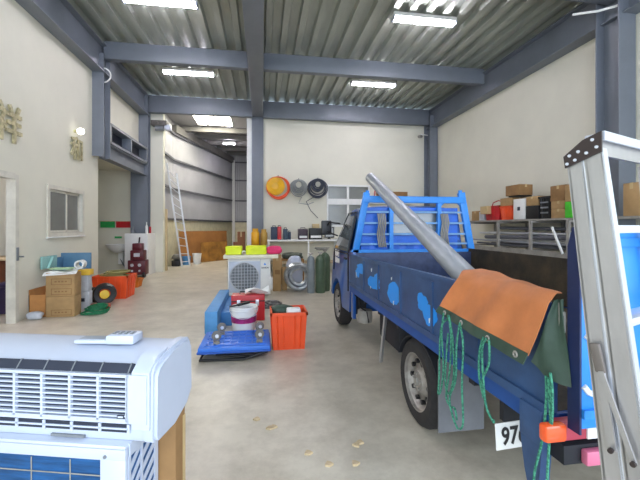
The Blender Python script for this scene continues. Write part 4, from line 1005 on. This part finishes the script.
# dolly upside down
t = thing('platform_dolly', 'blue platform dolly lying upside down with four casters up', 'dolly', (-.28, 4.4, 0))
m = MB(); m.box(-.68, .085, 4.03, 4.68, .10, .155, .012)
m.build('deck', dolly_m, t)
m = MB()
for k in range(8): m.box(-.60 + k * .08, -.585 + k * .08, 4.09, 4.62, .154, .164)
for k in range(5): m.box(-.62, .04, 4.09 + k * .125, 4.105 + k * .125, .154, .164)
m.build('deck_rib', dolly_m, t)
MB().box(-.69, .095, 4.02, 4.69, .09, .115, .01).build('bumper', mat('dolly_edge', (40, 90, 180), .6), t)
MB().tube([(-.62, 4.65, .06), (-.66, 4.06, .02), (-.2, 4.04, .02), (.06, 4.1, .075)], .014).tube([(-.5, 4.1, .06), (-.1, 4.07, .03), (.06, 4.12, .06)], .012).build('folded_handle', black_m, t)
for i, (x, y) in enumerate(((-.50, 4.18), (-.03, 4.17), (-.48, 4.52), (-.03, 4.50))):
    cz = .245; sw = .3 * (1 if i % 2 else -1)
    m = MB(); m.cyl((x, y, .155), (x, y, .175), .035).box(x - .03, x - .024, y - .03, y + .03, .17, .26, .002).box(x + .024, x + .03, y - .03, y + .03, .17, .26, .002).box(x - .03, x + .03, y - .035, y + .035, .17, .178)
    cs = m.build('caster', tan_m, t)
    d = Vector((.35, -.94, 0)) if True else None
    MB().lathe([(.03, -.016), (.050, -.014), (.055, 0), (.050, .014), (.03, .016)], (x, y, cz), (.25, -.97, 0), 24).build('caster_wheel', mat('caster_grey', (118, 116, 112), .6), cs)
    MB().cyl((x - .008, y + .034, cz), (x + .009, y - .034, cz), .02, seg=12).build('hub', alub_m, cs)
# ================================================================== LEFT GROUP
def printed(t, x0, x1, y, z0, z1):
    m = MB(); b = .008
    m.box(x0, x1, y - .002, y + .001, z0, z0 + b).box(x0, x1, y - .002, y + .001, z1 - b, z1).box(x0, x0 + b, y - .002, y + .001, z0, z1).box(x1 - b, x1, y - .002, y + .001, z0, z1)
    for k in range(4): m.box(x0 + .05 + k * (x1 - x0 - .1) / 4, x0 + .05 + (k + .6) * (x1 - x0 - .1) / 4, y - .002, y + .001, (z0 + z1) / 2 - .01, (z0 + z1) / 2 + .012)
    m.build('printed_frame', cardd_m, t)
for z0, z1, lb, pz in ((0, .33, 'large tan carton at the bottom of the stack by the left wall', (.03, .12)), (.332, .71, 'large tan carton topmost of the stack by the left wall', None)):
    t = carton(-3.42, -3.0, 6.45, 6.68, z0, z1, lb, card_m, flap=False)
    if pz: printed(t, -3.34, -3.04, 6.45, .03, .12)
    else: printed(t, -3.34, -3.04, 6.45, .36, .46); printed(t, -3.34, -3.04, 6.45, .52, .62)
t = thing('cardboard_box', 'open brown box between the carton stack and doorway', 'box', (-3.56, 6.6, 0))
MB().box(-3.69, -3.44, 6.5, 6.95, 0, .01).box(-3.69, -3.68, 6.5, 6.95, 0, .44).box(-3.45, -3.44, 6.5, 6.95, 0, .40).box(-3.69, -3.44, 6.5, 6.51, 0, .36).box(-3.69, -3.44, 6.94, 6.95, 0, .44).build('body', mat('orange_card', (190, 132, 74), .8), t)
sack(-3.52, 6.36, 0, .11, .07, .12, lgrey_m, 'white rag on the floor before the open brown box', seed=21, name='white_rag', cat='rag')
def paper(u, v): return (-3.46 + .50 * u, 6.42 + .32 * v, .718 + .02 * math.sin(u * 7) * math.sin(v * 4) + (.05 * max(0, .2 - v) * 5 * -1 if v < .12 else 0) + .03 * u)
MB().grid(paper, 14, 10, .004).build('white_sheet', white_m, label='white sheet draped over the top carton', cat='sheet', ang=70)
MB().box(-3.40, -3.10, 6.50, 6.70, .758, .78, .006).build('green_folder', mat('pale_green', (176, 206, 160), .6), label='pale green folder on the carton stack', cat='folder')
m = MB(); m.hollow((-2.98, 6.55, .83), (-3.0, 6.72, .83), .07, .05, 24); m.build('tape_roll', white_m, label='white roll lying on the carton stack', cat='roll')
t = thing('blue_crate', 'steel blue open box leaning behind the carton stack', 'crate', (-3.42, 7.3, .66))
m = MB(); m.box(-3.68, -3.17, 7.42, 7.46, .66, .97, .005).box(-3.68, -3.64, 7.15, 7.42, .66, .90, .004).box(-3.64, -3.17, 7.15, 7.42, .66, .68)
m.build('body', mat('steel_blue_plastic', (88, 130, 160), .5), t)
MB().box(-3.66, -3.30, 7.16, 7.5, 0, .655, .006).build('cardboard_box', card_m, label='carton supporting the steel blue box', cat='box')
MB().box(-3.66, -3.63, 6.75, 7.2, .74, .95, .004).beam((-3.6, 6.86, .744), (-3.6, 7.0, .93), .04, .01).build('teal_folder', mat('pale_teal', (150, 196, 190), .6), label='pale teal folder against the wall by the blue box', cat='folder')
t = carton(-3.26, -3.02, 6.98, 7.14, .0, .31, 'lower grey printed box beside the tan cartons', lgrey_m, flap=False)
MB().box(-3.18, -3.08, 6.976, 6.981, .14, .20).build('printed_text', dark_m, t)
t = carton(-3.27, -3.03, 6.98, 7.14, .312, .60, 'upper grey printed box under the yellow carton', lgrey_m, flap=False)
MB().box(-3.24, -3.18, 6.976, 6.981, .44, .53).build('printed_text', dark_m, t)
MB().box(-3.27, -3.0, 6.96, 7.15, .602, .70, .008).build('yellow_box', yellow_m, label='yellow carton on top of the grey printed boxes', cat='box')
# orange crate with hoses
t = crate(-3.02, 8.15, 0, .66, .55, .46, 'large orange crate full of hoses near the left wall', orange_m, tp=.9)
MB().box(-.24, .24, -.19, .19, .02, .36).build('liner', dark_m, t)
m = MB()
for k in range(6): m.torus((-3.05 + .05 * (k % 3), 8.12, .39 + .028 * k), .20 + .012 * (k % 2), .017, 'Z', 26, 6, wob=.06)
m.build('hose_coil', mat('olive_hose', (150, 140, 84), .6), label='olive hose coil lying in the large orange crate', cat='hose coil')
# black roll with yellow hub
t = thing('cable_drum', 'black roll with yellow centre on the floor before the orange crate', 'cable drum', (-2.86, 7.45, 0))
ax = Vector((.35, -.94, 0)).normalized(); c = Vector((-2.92, 7.40, .20))
MB().lathe([(.10, -.09), (.17, -.10), (.195, -.06), (.20, 0), (.195, .06), (.17, .10), (.10, .09)], c, ax, 32, loop=True).build('roll', black_m, t)
MB().lathe([(.0, .085), (.08, .085), (.08, .10), (.045, .11), (0, .11)], c, ax, 24).build('hub', yellow_m, t)
sack(-3.22, 7.66, 0, .08, .1, .28, black_m, 'black plastic heap beside the yellow-centred roll', seed=33, name='black_bag')
m = MB()
for k in range(6): m.torus((-2.78 + .02 * (k % 3), 6.66 + .012 * k, .02 + .02 * k), .19 - .012 * k, .012, 'Z', 30, 6, wob=.05)
m.build('rope_coil', mat('green_rope', (30, 130, 84), .7, var=.3, scale=60), label='green rope coil on the floor before the cartons', cat='rope')
MB().box(-2.98, -2.66, 6.94, 7.02, 0.0, .10, .02).build('red_pouch', mat('rust_red', (176, 80, 56), .6), label='small rust red pouch behind the green rope', cat='pouch')
# yellow-orange basket
t = crate(-3.12, 9.45, 0, .42, .34, .20, 'orange basket of bottles behind the large orange crate', mat('amber_plastic', (226, 128, 40), .5), 'basket', tp=.85)
m = MB()
for k in range(6): m.cyl((-3.26 + .05 * k, 9.4 + .06 * (k % 2), .02), (-3.28 + .055 * k, 9.42, .34), .02)
m.build('bottle_bundle', mat('amber_tools', (214, 110, 50), .5), label='orange sticks standing in the small basket', cat='tool bundle')
# maroon machine
t = thing('welding_machine', 'maroon tool trolley standing against the white low wall', 'trolley', (-3.52, 11.25, 0))
MB().box(-3.78, -3.30, 11.1, 11.42, .08, .50, .02).build('lower_body', maroon_m, t)
MB().box(-3.72, -3.36, 11.12, 11.42, .50, .78, .02).build('middle_body', maroon_m, t)
MB().box(-3.68, -3.42, 11.16, 11.4, .78, .98, .02).build('upper_body', maroon_m, t)
MB().tube([(-3.53, 11.28, .98), (-3.52, 11.28, 1.08), (-3.50, 11.25, 1.15)], .02).build('handle', black_m, t)
for x in (-3.74, -3.34): MB().cyl((x - .03, 11.12, .08), (x + .03, 11.12, .08), .08).build('wheel', black_m, t)
for x in (-3.66, -3.46):
    MB().cyl((x, 11.09, .36), (x, 11.11, .36), .045).build('control_knob', lgrey_m, t); MB().cyl((x, 11.09, .20), (x, 11.11, .20), .03).build('socket', lgrey_m, t)
MB().box(-3.62, -3.46, 11.11, 11.122, .60, .70).build('plate', lgrey_m, t)
# wash basin
t = thing('wash_basin', 'white wash basin on the alcove wall', 'sink', (-4.2, 11.9, .7))
m = MB()
def bowl(u, v):
    a = 2 * PI * u; r = [.30, .31, .28, .20, .06][min(4, int(v * 4.001))]; z = [.90, .93, .90, .80, .77][min(4, int(v * 4.001))]
    return (-4.28 + r * 1.15 * math.cos(a), 11.83 + r * math.sin(a), z)
m.lathe([(.10, .68), (.22, .76), (.32, .88), (.34, .93), (.31, .93), (.27, .88), (.12, .80), (.0, .79)], (-4.28, 11.80, 0), seg=32); m.build('bowl', white_m, t)
MB().box(-4.36, -4.2, 11.98, 12.13, .3, .75, .03).build('pedestal', white_m, t)
MB().tube([(-4.1, 12.14, 1.06), (-4.1, 12.0, 1.06), (-4.1, 11.9, 1.02)], .018).box(-4.14, -4.06, 12.05, 12.15, 1.04, 1.09).build('tap', rim_m, t)
MB().tube([(-4.3, 12.0, .5), (-4.2, 11.98, .3), (-4.1, 12.05, .1)], .02).build('drain_hose', grey_m, t)
MB().box(-4.9, -4.5, 12.10, 12.15, 1.43, 1.62).build('green_sign', green_m, label='green strip plate on the alcove wall', cat='sign')
MB().box(-4.45, -4.05, 12.10, 12.15, 1.43, 1.62).build('red_sign', red_m, label='dark red strip plate on the alcove wall', cat='sign')
MB().box(-4.95, -4.0, 12.09, 12.15, 1.62, 1.635).build('wall_strip', wood_m, label='thin pale batten above the coloured strips', cat='batten')
MB().box(-4.5, -4.3, 12.12, 12.15, 1.10, 1.16).build('soap_dish', green_m, label='small green dish above the basin', cat='dish')
t = thing('shop_bottle', 'white bottle with red cap on the low wall', 'bottle', (-3.42, 11.8, 1.262))
MB().lathe([(.04, 0), (.042, .2), (.015, .26), (.015, .34)], (-3.46, 11.75, 1.262)).build('body', white_m, t)
MB().box(-3.40, -3.36, 11.8, 11.86, 1.262, 1.46).build('cup', red_m, label='small red holder beside the white bottle', cat='holder')
MB().lathe([(.06, 0), (.05, .06), (.02, .1), (.02, .2), (0, .2)], (-3.8, 11.6, 1.262)).build('small_vase', grey_m, label='small grey pot at the near end of the low wall', cat='pot')
# ================================================================== OFFICE (through doorway)
t = thing('office_desk', 'brown wooden desk seen through the office doorway', 'desk', (-5.2, 7.6, 0))
MB().box(-6.2, -4.28, 7.2, 7.9, .86, .90, .005).build('desk_top', wood_m, t)
MB().box(-6.1, -4.32, 7.25, 7.28, .05, .86).box(-6.1, -6.06, 7.28, 7.85, 0, .86).box(-4.36, -4.32, 7.28, 7.85, 0, .86).build('panel', brown_m, t)
t = thing('office_chair', 'dark purple chair at the desk just inside the office doorway', 'chair', (-4.2, 6.75, 0))
pur = mat('purple_cloth', (44, 30, 66), .8)
MB().box(-4.32, -3.98, 6.7, 7.08, .45, .53, .03).build('seat', pur, t)
MB().prism([(-4.32, .5), (-4.0, .5), (-4.0, 1.1), (-4.04, 1.26), (-4.12, 1.34), (-4.22, 1.32), (-4.32, 1.2)], 'Y', 7.06, 7.14).build('backrest', pur, t)
MB().box(-4.3, -4.0, 6.72, 6.74, .02, .46).build('skirt', pur, t)
MB().cyl((-4.15, 6.9, .02), (-4.15, 6.9, .45), .03).build('pillar', black_m, t)
# ================================================================== REAR SHED ITEMS
t = thing('tall_ladder', 'tall aluminium ladder leaning in the rear shed', 'ladder', (-2.9, 14.1, 0))
a0, a1 = Vector((-2.87, 13.85, 0)), Vector((-3.38, 13.80, 3.75)); b0, b1 = Vector((-2.68, 14.30, 0)), Vector((-3.15, 14.25, 3.45))
for p, q in ((a0, a1), (b0, b1)): MB().beam(p, q, .055, .03, (0, 1, 0)).build('side_rail', alub_m, t)
for k in range(12):
    f = (k + .6) / 12.4; MB().cyl(a0.lerp(a1, f), b0.lerp(b1, f), .014, seg=8).build('rung', alub_m, t)
def sheet(p0, p1, h, mt, label, lean=.12):
    p0 = Vector((*p0, 0)); p1 = Vector((*p1, 0)); d = (p1 - p0).normalized(); n = Vector((-d.y, d.x, 0)); m = MB(); v = []
    for off in (0, .018):
        for q in (p0, p1): v.append(m.bm.verts.new(q + n * off))
        for q in (p1, p0): v.append(m.bm.verts.new(q + n * (off + lean) + Vector((0, 0, h))))
    for q in ((0, 1, 2, 3), (7, 6, 5, 4), (0, 4, 5, 1), (1, 5, 6, 2), (2, 6, 7, 3), (3, 7, 4, 0)): m.bm.faces.new([v[i] for i in q])
    return m.build('plywood_sheet', mt, label=label, cat='plywood')
sheet((-3.18, 15.0), (-1.55, 16.9), 1.28, mat('ply_brown', (166, 112, 58), .7, var=.15, scale=2), 'wide brown plywood sheet leaning in the rear shed', .05)
sheet((-2.45, 15.55), (-1.50, 16.6), .82, mat('ply_golden', (178, 124, 50), .7, var=.3, scale=2.5), 'lower golden plywood sheet in front of the wide one', .05)
MB().box(-3.27, -3.12, 12.75, 12.85, 0, 2.05, .006).build('wood_board', wood_m, label='pale wooden plank standing beside the rear opening', cat='plank')
t = thing('bucket', 'white bucket by the foot of the tall ladder', 'bucket', (-2.4, 15.0, 0))
MB().lathe([(.13, 0), (.17, .40), (.18, .40), (.18, .42), (.16, .42), (.12, .02), (0, .02)], (-2.52, 14.85, 0)).build('pail', white_m, t)
t = thing('bucket', 'blue bucket standing right behind the tall ladder foot', 'bucket', (-2.89, 14.72, 0))
MB().lathe([(.13, 0), (.16, .30), (.17, .30), (.17, .32), (.15, .32), (.12, .02), (0, .02)], (-2.89, 14.72, 0)).build('pail', sky_m, t)
MB().box(-3.3, -3.0, 14.1, 14.5, 0, .22, .03).build('black_crate', black_m, label='black crate on the shed floor left of the ladder', cat='crate')
sack(-3.15, 14.3, .222, .17, .17, .22, mat('grey_sack', (110, 108, 104), .8), 'grey sack on the black crate in the shed', seed=41)
carton(-1.38, -.9, 18.0, 18.3, .35, .72, 'brown carton high on the pile at the far shed corner', mat('red_brown_card', (140, 92, 62), .8))
carton(-1.4, -.8, 17.8, 18.35, 0, .348, 'dark carton at the base of the far shed corner pile', mat('dark_brown_card', (92, 66, 52), .8))
carton(-.88, -.62, 13.4, 13.7, 0, 1.28, 'brown carton pile beside the white centre post', mat('red_brown_card', (140, 92, 62), .8))
# small dry flakes on floor
for i, (x, y) in enumerate(((-.04, 2.79), (.055, 2.65), (.08, 2.66), (.29, 2.32), (.40, 2.19), (.62, 2.35), (.65, 2.38), (.56, 2.17))):
    rnd = random.Random(i); a = rnd.random() * 3; m = MB()
    m.prism([(x + .032 * math.cos(a + t_) * (1 if k % 2 else .5), y + .024 * math.sin(a + t_)) for k, t_ in enumerate([0, 1, 2, 3.1, 4.2, 5.2])], 'Z', .0005, .012)
    m.build('wood_chip', wood_m, label='tiny pale flake lying on the concrete floor', cat='debris', group='pale flakes on the floor')
